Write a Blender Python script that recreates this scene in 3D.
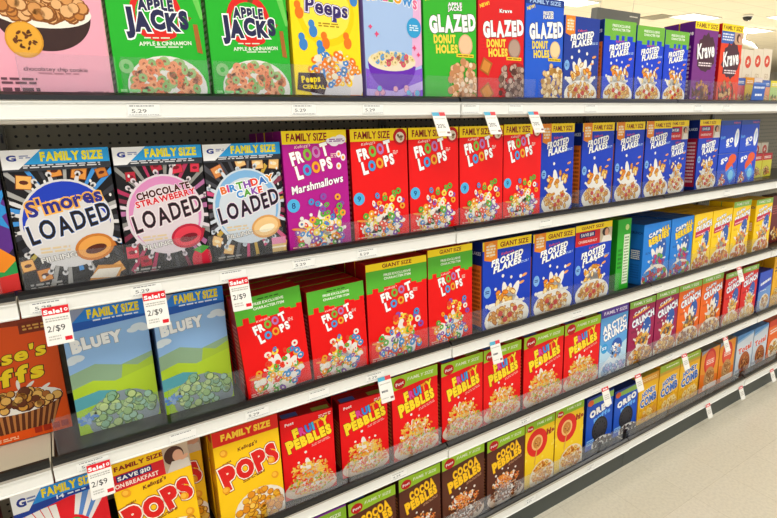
import bpy, math, random
from math import sin, cos, pi, radians
from mathutils import Matrix, Vector, Euler

# ------------------------------------------------------------------ scene
for o in list(bpy.data.objects):
    bpy.data.objects.remove(o)
scn = bpy.context.scene
COL = scn.collection

# ---- camera (units are metres; X along the aisle, Y into the shelves)
D, H = 1.3333, 1.846
cd = bpy.data.cameras.new('camera')
cam = bpy.data.objects.new('camera', cd)
COL.objects.link(cam)
cam.location = (0, -D, H)
cam.rotation_euler = (radians(90 - 16.102), 0, radians(57.3976 - 90))
cd.sensor_width = 36
cd.lens = 530 / 777 * 36
cd.clip_start = 0.02
scn.camera = cam

# ---- exposure
scn.view_settings.view_transform = 'Standard'
scn.view_settings.look = 'None'
scn.view_settings.gamma = 1
scn.view_settings.exposure = 0.34
scn.view_settings.use_curve_mapping = False

# ---- world: the bright white of the rest of the shop
w = bpy.data.worlds.new('world')
scn.world = w
w.use_nodes = True
bg = w.node_tree.nodes['Background']
bg.inputs[0].default_value = (0.96, 0.975, 1.0, 1)
bg.inputs[1].default_value = 1.0

# ---- light of the ceiling lamps and of added fill lights
CEIL = 3.9
def area(x, y, sx, sy, power, z=CEIL - 0.06):
    l = bpy.data.lights.new('troffer_or_fill_light', 'AREA')
    l.shape = 'RECTANGLE'
    l.size, l.size_y = sx, sy
    l.energy = power
    l.color = (1.0, 0.985, 0.95)
    o = bpy.data.objects.new('troffer_or_fill_light', l)
    COL.objects.link(o)
    o.location = (x, y, z)
    return o
LAMPS_AISLE = [(-3.0, -1.6), (0.0, -1.6), (3.0, -1.6), (6.0, -1.6)]
for (x, y) in LAMPS_AISLE:
    area(x, y, 1.2, 0.6, 24)
SHOP_LAMPS_AND_FILLS = [(9.45, 6.62), (13.6, 6.32), (17.3, 6.72), (15.6, 5.1), (4.5, 6.6), (6.0, 11.6), (12.0, 12.6), (20.0, 13.2), (26.0, 7.6)]  # first four match the panels; the others are unseen fills added to brighten the ceiling
for (x, y) in SHOP_LAMPS_AND_FILLS:
    area(x, y, 1.2, 0.6, 108)

# ------------------------------------------------------------------ colour
def lin(c):
    if isinstance(c, str):
        c = c.lstrip('#')
        if len(c) == 3:
            c = ''.join(k * 2 for k in c)
        c = [int(c[i:i + 2], 16) / 255 for i in (0, 2, 4)]
    return tuple((v / 12.92 if v <= 0.04045 else ((v + 0.055) / 1.055) ** 2.4) for v in c) + (1.0,)

def mat(name, col, rough=0.5, metal=0.0, spec=0.5, noise=0.0, scale=30, bump=0.0):
    m = bpy.data.materials.new(name)
    m.use_nodes = True
    nt = m.node_tree
    b = nt.nodes['Principled BSDF']
    b.inputs['Roughness'].default_value = rough
    b.inputs['Metallic'].default_value = metal
    b.inputs['Specular IOR Level'].default_value = spec
    c = lin(col)
    n = nt.nodes.new('ShaderNodeTexNoise')
    n.inputs['Scale'].default_value = scale
    n.inputs['Detail'].default_value = 3
    tc = nt.nodes.new('ShaderNodeTexCoord')
    nt.links.new(tc.outputs['Object'], n.inputs['Vector'])
    mx = nt.nodes.new('ShaderNodeMix')
    mx.data_type = 'RGBA'
    mx.inputs[6].default_value = tuple(v * (1 - noise) for v in c[:3]) + (1,)
    mx.inputs[7].default_value = tuple(min(1, v * (1 + noise)) for v in c[:3]) + (1,)
    nt.links.new(n.outputs['Fac'], mx.inputs[0])
    nt.links.new(mx.outputs[2], b.inputs['Base Color'])
    if bump:
        bp = nt.nodes.new('ShaderNodeBump')
        bp.inputs['Strength'].default_value = bump
        bp.inputs['Distance'].default_value = 0.002
        nt.links.new(n.outputs['Fac'], bp.inputs['Height'])
        nt.links.new(bp.outputs[0], b.inputs['Normal'])
    return m

M_rail = mat('rail_white', '#f1f1ec', 0.35, noise=0.03, scale=6)
M_deck = mat('deck_cream', '#d9d2bd', 0.5, noise=0.05, scale=8)
M_black = mat('tray_black', '#0f1012', 0.3, noise=0.15, scale=40)
M_dark = mat('tray_charcoal', '#34373a', 0.4, noise=0.1, scale=40)
M_grey = mat('rail_lip_grey', '#b9b3a8', 0.4, noise=0.04)
M_kick = mat('kick_grey_green', '#3f4542', 0.5, noise=0.08, scale=12)
M_steel = mat('upright_steel', '#6c675c', 0.45, metal=0.3, noise=0.08)
M_sign = mat('sign_grey', '#72767b', 0.5, noise=0.04)
M_dome = mat('camera_dome_dark', '#1c1a1c', 0.15)
M_frame = mat('lamp_frame', '#e9e6dd', 0.5)
M_vent = mat('vent_grey', '#a9a28f', 0.5, noise=0.1)

# printed carton: the colours of the print live in a colour attribute
M_print = bpy.data.materials.new('printed_carton')
M_print.use_nodes = True
nt = M_print.node_tree
b = nt.nodes['Principled BSDF']
b.inputs['Roughness'].default_value = 0.42
b.inputs['Specular IOR Level'].default_value = 0.22
at = nt.nodes.new('ShaderNodeAttribute')
at.attribute_name = 'print'
nt.links.new(at.outputs['Color'], b.inputs['Base Color'])
n = nt.nodes.new('ShaderNodeTexNoise')
n.inputs['Scale'].default_value = 9
tc = nt.nodes.new('ShaderNodeTexCoord')
nt.links.new(tc.outputs['Object'], n.inputs['Vector'])
bp = nt.nodes.new('ShaderNodeBump')
bp.inputs['Strength'].default_value = 0.12
bp.inputs['Distance'].default_value = 0.01
nt.links.new(n.outputs['Fac'], bp.inputs['Height'])
nt.links.new(bp.outputs[0], b.inputs['Normal'])

# clear acrylic
M_clear = bpy.data.materials.new('clear_plastic')
M_clear.use_nodes = True
nt = M_clear.node_tree
nt.nodes.clear()
out = nt.nodes.new('ShaderNodeOutputMaterial')
tr = nt.nodes.new('ShaderNodeBsdfTransparent')
tr.inputs[0].default_value = (0.95, 0.96, 0.97, 1)
gl = nt.nodes.new('ShaderNodeBsdfPrincipled')
gl.inputs['Base Color'].default_value = (0.8, 0.82, 0.84, 1)
gl.inputs['Roughness'].default_value = 0.22
mx = nt.nodes.new('ShaderNodeMixShader')
fr = nt.nodes.new('ShaderNodeTexNoise')
fr.inputs['Scale'].default_value = 4
mr = nt.nodes.new('ShaderNodeMapRange')
mr.inputs['To Min'].default_value = 0.01
mr.inputs['To Max'].default_value = 0.07
nt.links.new(fr.outputs['Fac'], mr.inputs['Value'])
nt.links.new(mr.outputs[0], mx.inputs[0])
nt.links.new(tr.outputs[0], mx.inputs[1])
nt.links.new(gl.outputs[0], mx.inputs[2])
nt.links.new(mx.outputs[0], out.inputs[0])

M_haze = M_clear.copy()  # whiter, less clear copy of the plastic for the two lowest shelves
M_haze.name = 'clear_plastic_hazy'
for q in M_haze.node_tree.nodes:
    if q.type == 'MAP_RANGE':
        q.inputs['To Min'].default_value = 0.05
        q.inputs['To Max'].default_value = 0.18

# pegboard
M_peg = bpy.data.materials.new('pegboard')
M_peg.use_nodes = True
nt = M_peg.node_tree
b = nt.nodes['Principled BSDF']
b.inputs['Roughness'].default_value = 0.6
tc = nt.nodes.new('ShaderNodeTexCoord')
sp = nt.nodes.new('ShaderNodeSeparateXYZ')
nt.links.new(tc.outputs['Object'], sp.inputs[0])
def mnode(op, a, bv=None):
    q = nt.nodes.new('ShaderNodeMath')
    q.operation = op
    for i, v in enumerate((a, bv)):
        if v is None:
            continue
        if isinstance(v, (int, float)):
            q.inputs[i].default_value = v
        else:
            nt.links.new(v, q.inputs[i])
    return q.outputs[0]
def cell(o):
    return mnode('SUBTRACT', mnode('FRACT', mnode('DIVIDE', o, 0.0254)), 0.5)
cx_, cz_ = cell(sp.outputs[0]), cell(sp.outputs[2])
d2 = mnode('ADD', mnode('MULTIPLY', cx_, cx_), mnode('MULTIPLY', cz_, cz_))
hole = mnode('LESS_THAN', d2, 0.022)
mxp = nt.nodes.new('ShaderNodeMix')
mxp.data_type = 'RGBA'
mxp.inputs[6].default_value = lin('#8d8672')
mxp.inputs[7].default_value = lin('#15130f')
nt.links.new(hole, mxp.inputs[0])
nt.links.new(mxp.outputs[2], b.inputs['Base Color'])

# floor tiles
M_floor = bpy.data.materials.new('floor_tile')
M_floor.use_nodes = True
nt = M_floor.node_tree
b = nt.nodes['Principled BSDF']
b.inputs['Roughness'].default_value = 0.22
b.inputs['Specular IOR Level'].default_value = 0.4
tc = nt.nodes.new('ShaderNodeTexCoord')
br = nt.nodes.new('ShaderNodeTexBrick')
br.offset = 0
br.inputs['Color1'].default_value = lin('#e8e2d2')
br.inputs['Color2'].default_value = lin('#e4decd')
br.inputs['Mortar'].default_value = lin('#d3ccb9')
br.inputs['Scale'].default_value = 1
br.inputs['Mortar Size'].default_value = 0.0012
br.inputs['Brick Width'].default_value = 0.3048
br.inputs['Row Height'].default_value = 0.3048
nt.links.new(tc.outputs['Object'], br.inputs['Vector'])
n = nt.nodes.new('ShaderNodeTexNoise')
n.inputs['Scale'].default_value = 70
n.inputs['Detail'].default_value = 6
nt.links.new(tc.outputs['Object'], n.inputs['Vector'])
rp = nt.nodes.new('ShaderNodeMapRange')
rp.inputs['From Min'].default_value = 0.35
rp.inputs['From Max'].default_value = 0.6
rp.inputs['To Min'].default_value = 0.93
rp.inputs['To Max'].default_value = 1.03
nt.links.new(n.outputs['Fac'], rp.inputs['Value'])
mu = nt.nodes.new('ShaderNodeVectorMath')
mu.operation = 'MULTIPLY'
nt.links.new(br.outputs['Color'], mu.inputs[0])
nt.links.new(rp.outputs[0], mu.inputs[1])
nt.links.new(mu.outputs[0], b.inputs['Base Color'])

# ceiling tiles
M_ceil = bpy.data.materials.new('ceiling_tile')
M_ceil.use_nodes = True
nt = M_ceil.node_tree
b = nt.nodes['Principled BSDF']
b.inputs['Roughness'].default_value = 0.9
tc = nt.nodes.new('ShaderNodeTexCoord')
br = nt.nodes.new('ShaderNodeTexBrick')
br.offset = 0
br.inputs['Color1'].default_value = lin('#f1e7d0')
br.inputs['Color2'].default_value = lin('#eee4cc')
br.inputs['Mortar'].default_value = lin('#d9d0bc')
br.inputs['Scale'].default_value = 1
br.inputs['Mortar Size'].default_value = 0.012
br.inputs['Brick Width'].default_value = 1.2192
br.inputs['Row Height'].default_value = 0.6096
nt.links.new(tc.outputs['Object'], br.inputs['Vector'])
nt.links.new(br.outputs['Color'], b.inputs['Base Color'])
M_wall = mat('wall_cream', '#e6dfce', 0.8, noise=0.02)

M_lit = bpy.data.materials.new('lit_diffuser')
M_lit.use_nodes = True
b = M_lit.node_tree.nodes['Principled BSDF']
b.inputs['Emission Color'].default_value = (1, 0.98, 0.94, 1)
b.inputs['Emission Strength'].default_value = 2.2

# ------------------------------------------------------------------ mesh helpers
def mesh_obj(name, verts, faces, m, parent=None, loc=None):
    me = bpy.data.meshes.new(name)
    me.from_pydata(verts, [], faces)
    me.materials.append(m)
    me.update()
    o = bpy.data.objects.new(name, me)
    COL.objects.link(o)
    if parent:
        o.parent = parent
    if loc:
        o.location = loc
    return o

def box_vf(x0, x1, y0, y1, z0, z1, base=0):
    v = [(x0, y0, z0), (x1, y0, z0), (x1, y1, z0), (x0, y1, z0), (x0, y0, z1), (x1, y0, z1), (x1, y1, z1), (x0, y1, z1)]
    f = [(0, 3, 2, 1), (4, 5, 6, 7), (0, 1, 5, 4), (1, 2, 6, 5), (2, 3, 7, 6), (3, 0, 4, 7)]
    return v, [tuple(i + base for i in q) for q in f]

def boxes(name, L, m, parent=None, loc=None, bevel=0):
    V, F = [], []
    for q in L:
        v, f = box_vf(*q, base=len(V))
        V += v
        F += f
    o = mesh_obj(name, V, F, m, parent, loc)
    if bevel:
        md = o.modifiers.new('bevel', 'BEVEL')
        md.width = bevel
        md.segments = 2
    return o

def extrude_x(name, prof, x0, x1, m, parent=None, loc=None):
    """closed (y,z) outline swept along X"""
    n = len(prof)
    V = [(x0, y, z) for y, z in prof] + [(x1, y, z) for y, z in prof]
    F = [(i, (i + 1) % n, n + (i + 1) % n, n + i) for i in range(n)]
    F += [tuple(range(n))[::-1], tuple(range(n, 2 * n))]
    return mesh_obj(name, V, F, m, parent, loc)

def empty(name, loc):
    o = bpy.data.objects.new(name, None)
    o.empty_display_size = 0.05
    COL.objects.link(o)
    o.location = loc
    return o

def tag(o, label, cat, group=None):
    o['label'] = label
    o['category'] = cat
    if group:
        o['group'] = group
    return o

# ------------------------------------------------------------------ glyphs
_fc = bpy.data.curves.new('glyph', 'FONT')
_fo = bpy.data.objects.new('glyph', _fc)
COL.objects.link(_fo)
_fc.resolution_u = 3
_G = {}
def glyph(ch, off=0.0):
    k = (ch, round(off, 3))
    if k not in _G:
        _fc.body = ch
        _fc.offset = off
        bpy.context.view_layer.update()
        dg = bpy.context.evaluated_depsgraph_get()
        me = _fo.evaluated_get(dg).to_mesh()
        V = [(v.co.x, v.co.y) for v in me.vertices]
        F = [tuple(p.vertices) for p in me.polygons]
        _fo.evaluated_get(dg).to_mesh_clear()
        _G[k] = (V, F)
    return _G[k]
def extent(ch):
    V, F = glyph(ch)
    if not V:
        return 0, 0.22
    xs = [v[0] for v in V]
    return min(xs), max(xs)
CAP = max(v[1] for v in glyph('H')[0])

# ------------------------------------------------------------------ printed art
def clip(poly, W, Hh):
    def cut(P, inside, inter):
        out = []
        for i in range(len(P)):
            a, c = P[i - 1], P[i]
            ia, ic = inside(a), inside(c)
            if ic:
                if not ia:
                    out.append(inter(a, c))
                out.append(c)
            elif ia:
                out.append(inter(a, c))
        return out
    def ix(x):
        return lambda a, c: (x, a[1] + (c[1] - a[1]) * (x - a[0]) / (c[0] - a[0]))
    def iy(y):
        return lambda a, c: (a[0] + (c[0] - a[0]) * (y - a[1]) / (c[1] - a[1]), y)
    for ins, itr in ((lambda p: p[0] >= 0, ix(0)), (lambda p: p[0] <= W, ix(W)), (lambda p: p[1] >= 0, iy(0)), (lambda p: p[1] <= Hh, iy(Hh))):
        if not poly:
            return poly
        poly = cut(poly, ins, itr)
    return poly

class Art:
    """print on one carton; u, v run 0..1 over the current panel"""
    def __init__(s, W, Hh, depth, front, side=None, top=None, seed=1):
        s.W, s.H, s.dp = W, Hh, depth
        s.P = []
        s.r = random.Random(seed)
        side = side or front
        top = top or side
        d = depth
        q = lambda pts, c: s.P.append((pts, lin(c)))
        e = 0.0012                                   # small rounded board edges
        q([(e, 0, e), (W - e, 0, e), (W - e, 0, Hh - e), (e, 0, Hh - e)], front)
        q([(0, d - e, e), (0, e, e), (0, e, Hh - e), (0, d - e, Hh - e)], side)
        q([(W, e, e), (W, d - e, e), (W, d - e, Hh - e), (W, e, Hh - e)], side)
        q([(W - e, d, e), (e, d, e), (e, d, Hh - e), (W - e, d, Hh - e)], front)
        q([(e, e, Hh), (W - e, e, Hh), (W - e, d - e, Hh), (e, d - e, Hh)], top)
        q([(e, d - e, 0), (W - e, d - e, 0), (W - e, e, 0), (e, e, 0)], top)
        edge = front
        for a_, b_ in (((e, 0), (0, e)), ((W, e), (W - e, 0)), ((W - e, d), (W, d - e)), ((0, d - e), (e, d))):
            q([(b_[0], b_[1], e), (a_[0], a_[1], e), (a_[0], a_[1], Hh - e), (b_[0], b_[1], Hh - e)], edge)
        q([(e, 0, Hh - e), (W - e, 0, Hh - e), (W - e, e, Hh), (e, e, Hh)], top)
        q([(W, e, Hh - e), (W, d - e, Hh - e), (W - e, d - e, Hh), (W - e, e, Hh)], top)
        q([(0, d - e, Hh - e), (0, e, Hh - e), (e, e, Hh), (e, d - e, Hh)], top)
        q([(W - e, d, Hh - e), (e, d, Hh - e), (e, d - e, Hh), (W - e, d - e, Hh)], top)
        q([(e, e, 0), (W - e, e, 0), (W - e, 0, e), (e, 0, e)], front)
        s.panel('F')
        # the glued top flap
        s.panel('T')
        s.rect(0.01, 0.05, 0.99, 0.62, top, step=0.5)
        dk = tuple(max(0, int(k * 0.72)) / 255 for k in s._rgb(top))
        s.rect(0.01, 0.62, 0.99, 0.66, dk, step=0)
        s.panel('F')

    @staticmethod
    def _rgb(c):
        if isinstance(c, str):
            c = c.lstrip('#')
            if len(c) == 3:
                c = ''.join(k * 2 for k in c)
            return [int(c[i:i + 2], 16) for i in (0, 2, 4)]
        return [k * 255 for k in c]

    def panel(s, k):
        s.k = k
        s.pw, s.ph = {'F': (s.W, s.H), 'L': (s.dp, s.H), 'T': (s.W, s.dp)}[k]
        s.z = 1.0

    def _emit(s, pts, col, z):
        """pts in metres on the panel"""
        x0 = min(p[0] for p in pts); x1 = max(p[0] for p in pts)
        y0 = min(p[1] for p in pts); y1 = max(p[1] for p in pts)
        if x1 <= 0 or x0 >= s.pw or y1 <= 0 or y0 >= s.ph:
            return
        if x0 < 0 or x1 > s.pw or y0 < 0 or y1 > s.ph:
            pts = clip(pts, s.pw, s.ph)
            if len(pts) < 3:
                return
        t = z * 0.00006
        if s.k == 'F':
            P = [(x, -t, y) for x, y in pts]
        elif s.k == 'L':
            P = [(-t, s.dp - x, y) for x, y in pts]
        else:
            P = [(x, y, s.H + t) for x, y in pts]
        s.P.append((P, col if len(col) == 4 and not isinstance(col, str) else lin(col)))

    def poly(s, pts, col, step=1):
        s.z += step
        s._emit([(u * s.pw, v * s.ph) for u, v in pts], lin(col), s.z)

    def rect(s, u0, v0, u1, v1, col, step=1):
        s.poly([(u0, v0), (u1, v0), (u1, v1), (u0, v1)], col, step)

    def ell(s, cu, cv, ru, rv, col, rot=0, n=22, step=1, a0=0, a1=360):
        """radii are both fractions of the panel WIDTH"""
        s.z += step
        R = radians(rot)
        pts = []
        m = n if a1 - a0 < 360 else n - 1
        for i in range(n):
            a = radians(a0 + (a1 - a0) * i / m) if a1 - a0 < 360 else 2 * pi * i / n
            x, y = ru * s.pw * cos(a), rv * s.pw * sin(a)
            pts.append((cu * s.pw + x * cos(R) - y * sin(R), cv * s.ph + x * sin(R) + y * cos(R)))
        s._emit(pts, lin(col), s.z)

    def ring(s, cu, cv, ro, ri, col, sq=1.0, rot=0, n=14, step=1):
        s.z += step
        c = lin(col)
        R = radians(rot)
        def pt(r, a):
            x, y = r * s.pw * cos(a), r * s.pw * sin(a) * sq
            return (cu * s.pw + x * cos(R) - y * sin(R), cv * s.ph + x * sin(R) + y * cos(R))
        for i in range(n):
            a, b_ = 2 * pi * i / n, 2 * pi * (i + 1) / n
            s._emit([pt(ro, a), pt(ro, b_), pt(ri, b_), pt(ri, a)], c, s.z)

    def burst(s, cu, cv, ro, ri, n, col, rot=0, jit=0.25, step=1):
        s.z += step
        c = lin(col)
        P = []
        for i in range(2 * n):
            a = pi * i / n + radians(rot)
            r = (ro if i % 2 == 0 else ri) * (1 + s.r.uniform(-jit, jit))
            P.append((cu * s.pw + r * s.pw * cos(a), cv * s.ph + r * s.pw * sin(a)))
        C = (cu * s.pw, cv * s.ph)
        for i in range(len(P)):
            s._emit([C, P[i], P[(i + 1) % len(P)]], c, s.z)

    def splash(s, cu, cv, r, n, col, tall=1.6):
        z0 = s.z
        for i in range(n):
            a = pi * (i + .5) / n + s.r.uniform(-.1, .1)
            k = r * s.r.uniform(.75, 1.1)
            x, y = cos(a) * k * .55, sin(a) * k * .55 * tall
            s.z = z0
            s.ell(cu + x, cv + y * s.pw / s.ph, k * .62, k * .2, col, rot=math.degrees(math.atan2(y, x)), n=12)
            s.z = z0
            s.ell(cu + x * 2.15, cv + y * 2.15 * s.pw / s.ph, k * .09, k * .09, col, n=8)
        s.z = z0
        s.ell(cu, cv, r * .8, r * .75, col, n=20)
        s.z = z0 + 2

    def text(s, t, cu, cv, wf, hf, col, rot=0, bold=0.02, out=None, ow=0.05, shear=0, arch=0, sp=0.07, hop=0, step=1, sizes=None, out2=None, ow2=0.1):
        """fit string t into wf x hf (cap height) of the panel, centred on (cu, cv)"""
        xs, x = [], 0
        sp = sp + 1.7 * bold
        for i, ch in enumerate(t):
            a, b_ = extent(ch)
            k = sizes[i] if sizes else 1
            if ch == ' ':
                xs.append((x, 0, k)); x += 0.2
            else:
                xs.append((x - a * k, a, k)); x += (b_ - a) * k + sp
        T = x - sp
        sx, sy = wf * s.pw / T, hf * s.ph / CAP
        R = radians(rot)
        cr, sr = cos(R), sin(R)
        def put(off, colf, z):
            for i, ch in enumerate(t):
                if ch == ' ':
                    continue
                V, F = glyph(ch, off)
                ox, _, k = xs[i]
                c = colf(i)
                dy = hop * (1 if i % 2 else -1) - (k - 1) * CAP * 0.5
                Q = []
                for vx, vy in V:
                    X = (ox + vx * k) - T / 2
                    Y = vy * k - CAP / 2 + dy
                    q = 2 * X / T
                    Y += arch * (1 - q * q)
                    X, Y = (X + Y * shear) * sx, Y * sy
                    Q.append((cu * s.pw + X * cr - Y * sr, cv * s.ph + X * sr + Y * cr))
                for f in F:
                    s._emit([Q[j] for j in f], c, z)
        cols = [lin(c) for c in col] if isinstance(col, (list, tuple)) else [lin(col)]
        if out2:
            s.z += step
            c2 = lin(out2)
            put(bold + ow2, lambda i: c2, s.z)
        if out:
            s.z += step
            co = lin(out)
            put(bold + ow, lambda i: co, s.z)
        s.z += step
        put(bold, lambda i: cols[i % len(cols)], s.z)

    def dashes(s, u0, v0, u1, v1, n, col, rot=0, step=1):
        """print too small to read: short bars"""
        s.z += step
        c = lin(col)
        hh = (v1 - v0) / (n * 1.8)
        t = math.tan(radians(rot)) * s.pw / s.ph
        for i in range(n):
            v = v1 - (i + 0.5) * (v1 - v0) / n
            u = u0
            while u < u1 - 0.01:
                k = min(s.r.uniform(0.03, 0.12), u1 - u)
                a, b_ = v + (u - u0) * t, v + (u + k - u0) * t
                s._emit([(u * s.pw, (a - hh / 2) * s.ph), ((u + k) * s.pw, (b_ - hh / 2) * s.ph), ((u + k) * s.pw, (b_ + hh / 2) * s.ph), (u * s.pw, (a + hh / 2) * s.ph)], c, s.z)
                u += k + 0.02

    def pile(s, cu, cv, ru, rv, n, kind, cols, size, dark='#6b3a12', dome=True):
        """loose cereal pictured inside an ellipse (radii as fractions of width / height)"""
        z0 = s.z
        for i in range(n):
            a = s.r.uniform(0, 2 * pi)
            q = math.sqrt(s.r.uniform(0, 1))
            u, v = cu + ru * q * cos(a), cv + rv * q * sin(a)
            s.z = z0 + 0.7 * (i % 10) + 1
            c = s.r.choice(cols)
            k = size * s.r.uniform(0.8, 1.15)
            if kind == 'ring':
                sq, ro = s.r.uniform(0.6, 1), s.r.uniform(0, 180)
                s.ell(u, v, k, k * sq, c, rot=ro, n=10, step=0)
                s.ell(u, v, k * 0.36, k * 0.36 * sq, dark, rot=ro, n=6, step=0.3)
            elif kind == 'ball':
                s.ell(u, v, k * 1.08, k * 1.08, dark, n=9, step=0)
                s.ell(u - k * .08, v + k * .06, k * 0.88, k * 0.88, c, n=9, step=0.3)
            elif kind == 'flake':
                ro = s.r.uniform(0, 180)
                s.ell(u, v, k, k * s.r.uniform(.5, .8), dark, rot=ro, n=7, step=0)
                s.ell(u, v, k * .85, k * s.r.uniform(.4, .6), c, rot=ro, n=6, step=0.3)
            elif kind == 'pillow':
                ro = s.r.uniform(0, 90)
                s.ell(u, v, k * 1.1, k * 1.1, dark, rot=ro, n=4, step=0)
                s.ell(u, v, k, k, c, rot=ro, n=4, step=0.3)
            else:
                s.ell(u, v, k, k * .5, c, rot=s.r.uniform(0, 180), n=6, step=0)
        s.z = z0 + 8

    def build(s, name='cereal_box'):
        V, F, C = [], [], []
        for pts, c in s.P:
            b0 = len(V)
            V += pts
            F.append(tuple(range(b0, b0 + len(pts))))
            C += [c] * len(pts)
        me = bpy.data.meshes.new(name)
        me.from_pydata(V, [], F)
        me.materials.append(M_print)
        ca = me.color_attributes.new('print', 'FLOAT_COLOR', 'CORNER')
        flat = [k for c in C for k in c]
        ca.data.foreach_set('color', flat)
        me.update()
        return me

# ---- recurring pieces of print
def banner(a, t, v0, bgc, tc, u0=.06, u1=.94, sideways=True):
    a.rect(0, v0, 1, 1, bgc)
    a.text(t, (u0 + u1) / 2, (1 + v0) / 2 , u1 - u0, (1 - v0) * .55, tc, bold=.03)
    if sideways:
        z = a.z
        a.panel('L'); a.rect(0, v0, 1, 1, bgc)
        a.panel('F'); a.z = z

def drip(a, v, c, seed=3, amp=.035, n=11, vt=1.0):
    r = random.Random(seed)
    a.rect(0, v, 1, vt, c)
    a.z += 1
    for i in range(n):
        k = r.choice([0, 0.5, 1, 1, 1.6, 2.2]) * amp
        if k:
            z = a.z
            a.rect(i / n, v - k, (i + 1) / n, v + .002, c, step=0)

def side_info(a, c, tc='#ffffff', v0=.08, v1=.8):
    a.panel('L')
    a.rect(.12, v0, .88, v1, c)
    a.dashes(.2, v0 + .04, .8, v1 - .05, 14, tc)
    a.panel('F')

def g_mark(a, v0):
    """white corner flag with a blue letter"""
    a.poly([(0, v0), (0, 1), (.32, 1), (.16, v0)], '#f2f2f2')
    a.text('G', .1, (1 + v0) / 2 + .005, .085, (1 - v0) * .4, '#2a3a92', bold=.05)
    a.dashes(.16, v0 + (1 - v0) * .4, .25, v0 + (1 - v0) * .75, 2, '#7a86b8')

FLC = ['#e8452c', '#f3a32c', '#f6d84a', '#5fae3d', '#3a8fd0', '#8a4fb0', '#f4ece0']
FFC = ['#f1c25a', '#e8a83c', '#f6dc9a', '#d98f2e', '#f7e9c4']
RICE = ['#f3c23c', '#f0943a', '#e8452c', '#e9c998', '#e86a3a', '#9fb43a']

def froot_letters(a, cu, cv, k=1.0, kr=1.0):
    a.text("Kellogg's", cu - .1 * k, cv + .128 * kr, .24 * k, .022 * kr, '#f7d9cf', rot=7, bold=.01, shear=.25)
    W = '#ffffff'
    a.text('FROOT', cu, cv + .062 * kr, .58 * k, .088 * kr, [W, W, '#7fb843', '#c07ab8', W], rot=13, bold=.06, out='#b00a10', ow=.03, sp=.1, sizes=[1.05, .95, .95, .95, 1.1])
    a.text('LOOPS', cu + .06 * k, cv - .052 * kr, .56 * k, .085 * kr, [W, '#3f9fe0', '#f2a52c', W, W], rot=13, bold=.06, out='#b00a10', ow=.03, sp=.1, sizes=[1.15, .95, .95, 1, 1])
    a.dashes(cu + .33 * k, cv + .02, cu + .42 * k, cv + .06, 3, '#f6c9c0')

def froot(W, Hh, dp, bgc, top, marsh=False, num='9', seed=1):
    yel, red = '#ffdf14', bgc
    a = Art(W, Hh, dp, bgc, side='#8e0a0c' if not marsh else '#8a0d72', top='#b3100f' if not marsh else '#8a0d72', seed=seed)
    if top == 'family':
        banner(a, 'FAMILY SIZE', .895, yel, '#8a1414', u0=.07, u1=.68, sideways=False)
        if marsh:
            for u, v, r_ in ((.8, .905, .09), (.9, .92, .09), (.72, .91, .05)):
                a.ell(u, v, r_, r_ * .75, '#f6f2fa')
            a.dashes(.72, .9, .96, .93, 2, '#8a3a9a')
        else:
            a.ell(.87, .925, .125, .125, '#c4131a')
            a.ell(.87, .92, .08, .08, '#e9dfc8'); a.pile(.87, .92, .05, .025, 8, 'ring', ['#7a6a52', '#b9a884'], .025)
        fv, k = .76, 1
    elif top == 'green':
        drip(a, .83, '#58b531', seed)
        a.text('FREE EXCLUSIVE', .5, .925, .46, .024, '#f2f8ea', bold=.03)
        a.text('CHARACTER ITEM', .5, .88, .46, .024, '#f2f8ea', bold=.03)
        a.dashes(.34, .955, .66, .975, 1, '#2c5d18')
        fv, k = .66, .85
    else:
        a.rect(0, .93, 1, 1, yel)
        a.text('GIANT SIZE', .5, .965, .48, .035, '#8a2a10', bold=.03)
        drip(a, .79, '#58b531', seed, vt=.93)
        a.text('FREE EXCLUSIVE', .5, .875, .44, .022, '#f2f8ea', bold=.03)
        a.text('CHARACTER ITEM', .5, .84, .44, .022, '#f2f8ea', bold=.03)
        fv, k = .64, .85
    froot_letters(a, .4 if k == 1 else .47, fv - .01, k, k)
    if marsh:
        a.text('Marshmallows', .5, .56, .82, .06, '#ffffff', rot=9, bold=.03, out='#7a0a64', ow=.04, shear=.15)
        for u, v in ((.86, .8), (.93, .77), (.85, .7)):
            a.ell(u, v, .04, .05, '#f7e9f2'); a.ell(u, v, .02, .025, '#f2a52c')
    if top == 'family':
        a.ell(.1, .4, .095, .095, '#4fb4ea')
        a.text(num, .1, .4, .055, .045, '#15356e', bold=.01)
    # white milk splash and the loops tumbling out of it
    a.splash(.52, .1, .32, 7, '#f2ece6', tall=1.2)
    a.pile(.5, .14, .38, .14, 96 if top == 'family' else 80, 'ring', FLC, .052, dark='#f6efe4')
    a.pile(.6, .34, .3, .12, 20, 'ring', FLC, .05, dark=bgc)
    for u, v in ((.82, .36), (.87, .3), (.8, .44), (.2, .24)):
        a.ring(u, v, .05, .02, a.r.choice(FLC))
    a.ell(.14, .2, .1, .018, '#f0913a', rot=-8)
    a.dashes(.04, .02, .4, .06, 2, '#f3b5a8')
    side_info(a, '#7a0a0c' if not marsh else '#74095e', '#c9766e')
    return a.build()

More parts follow.
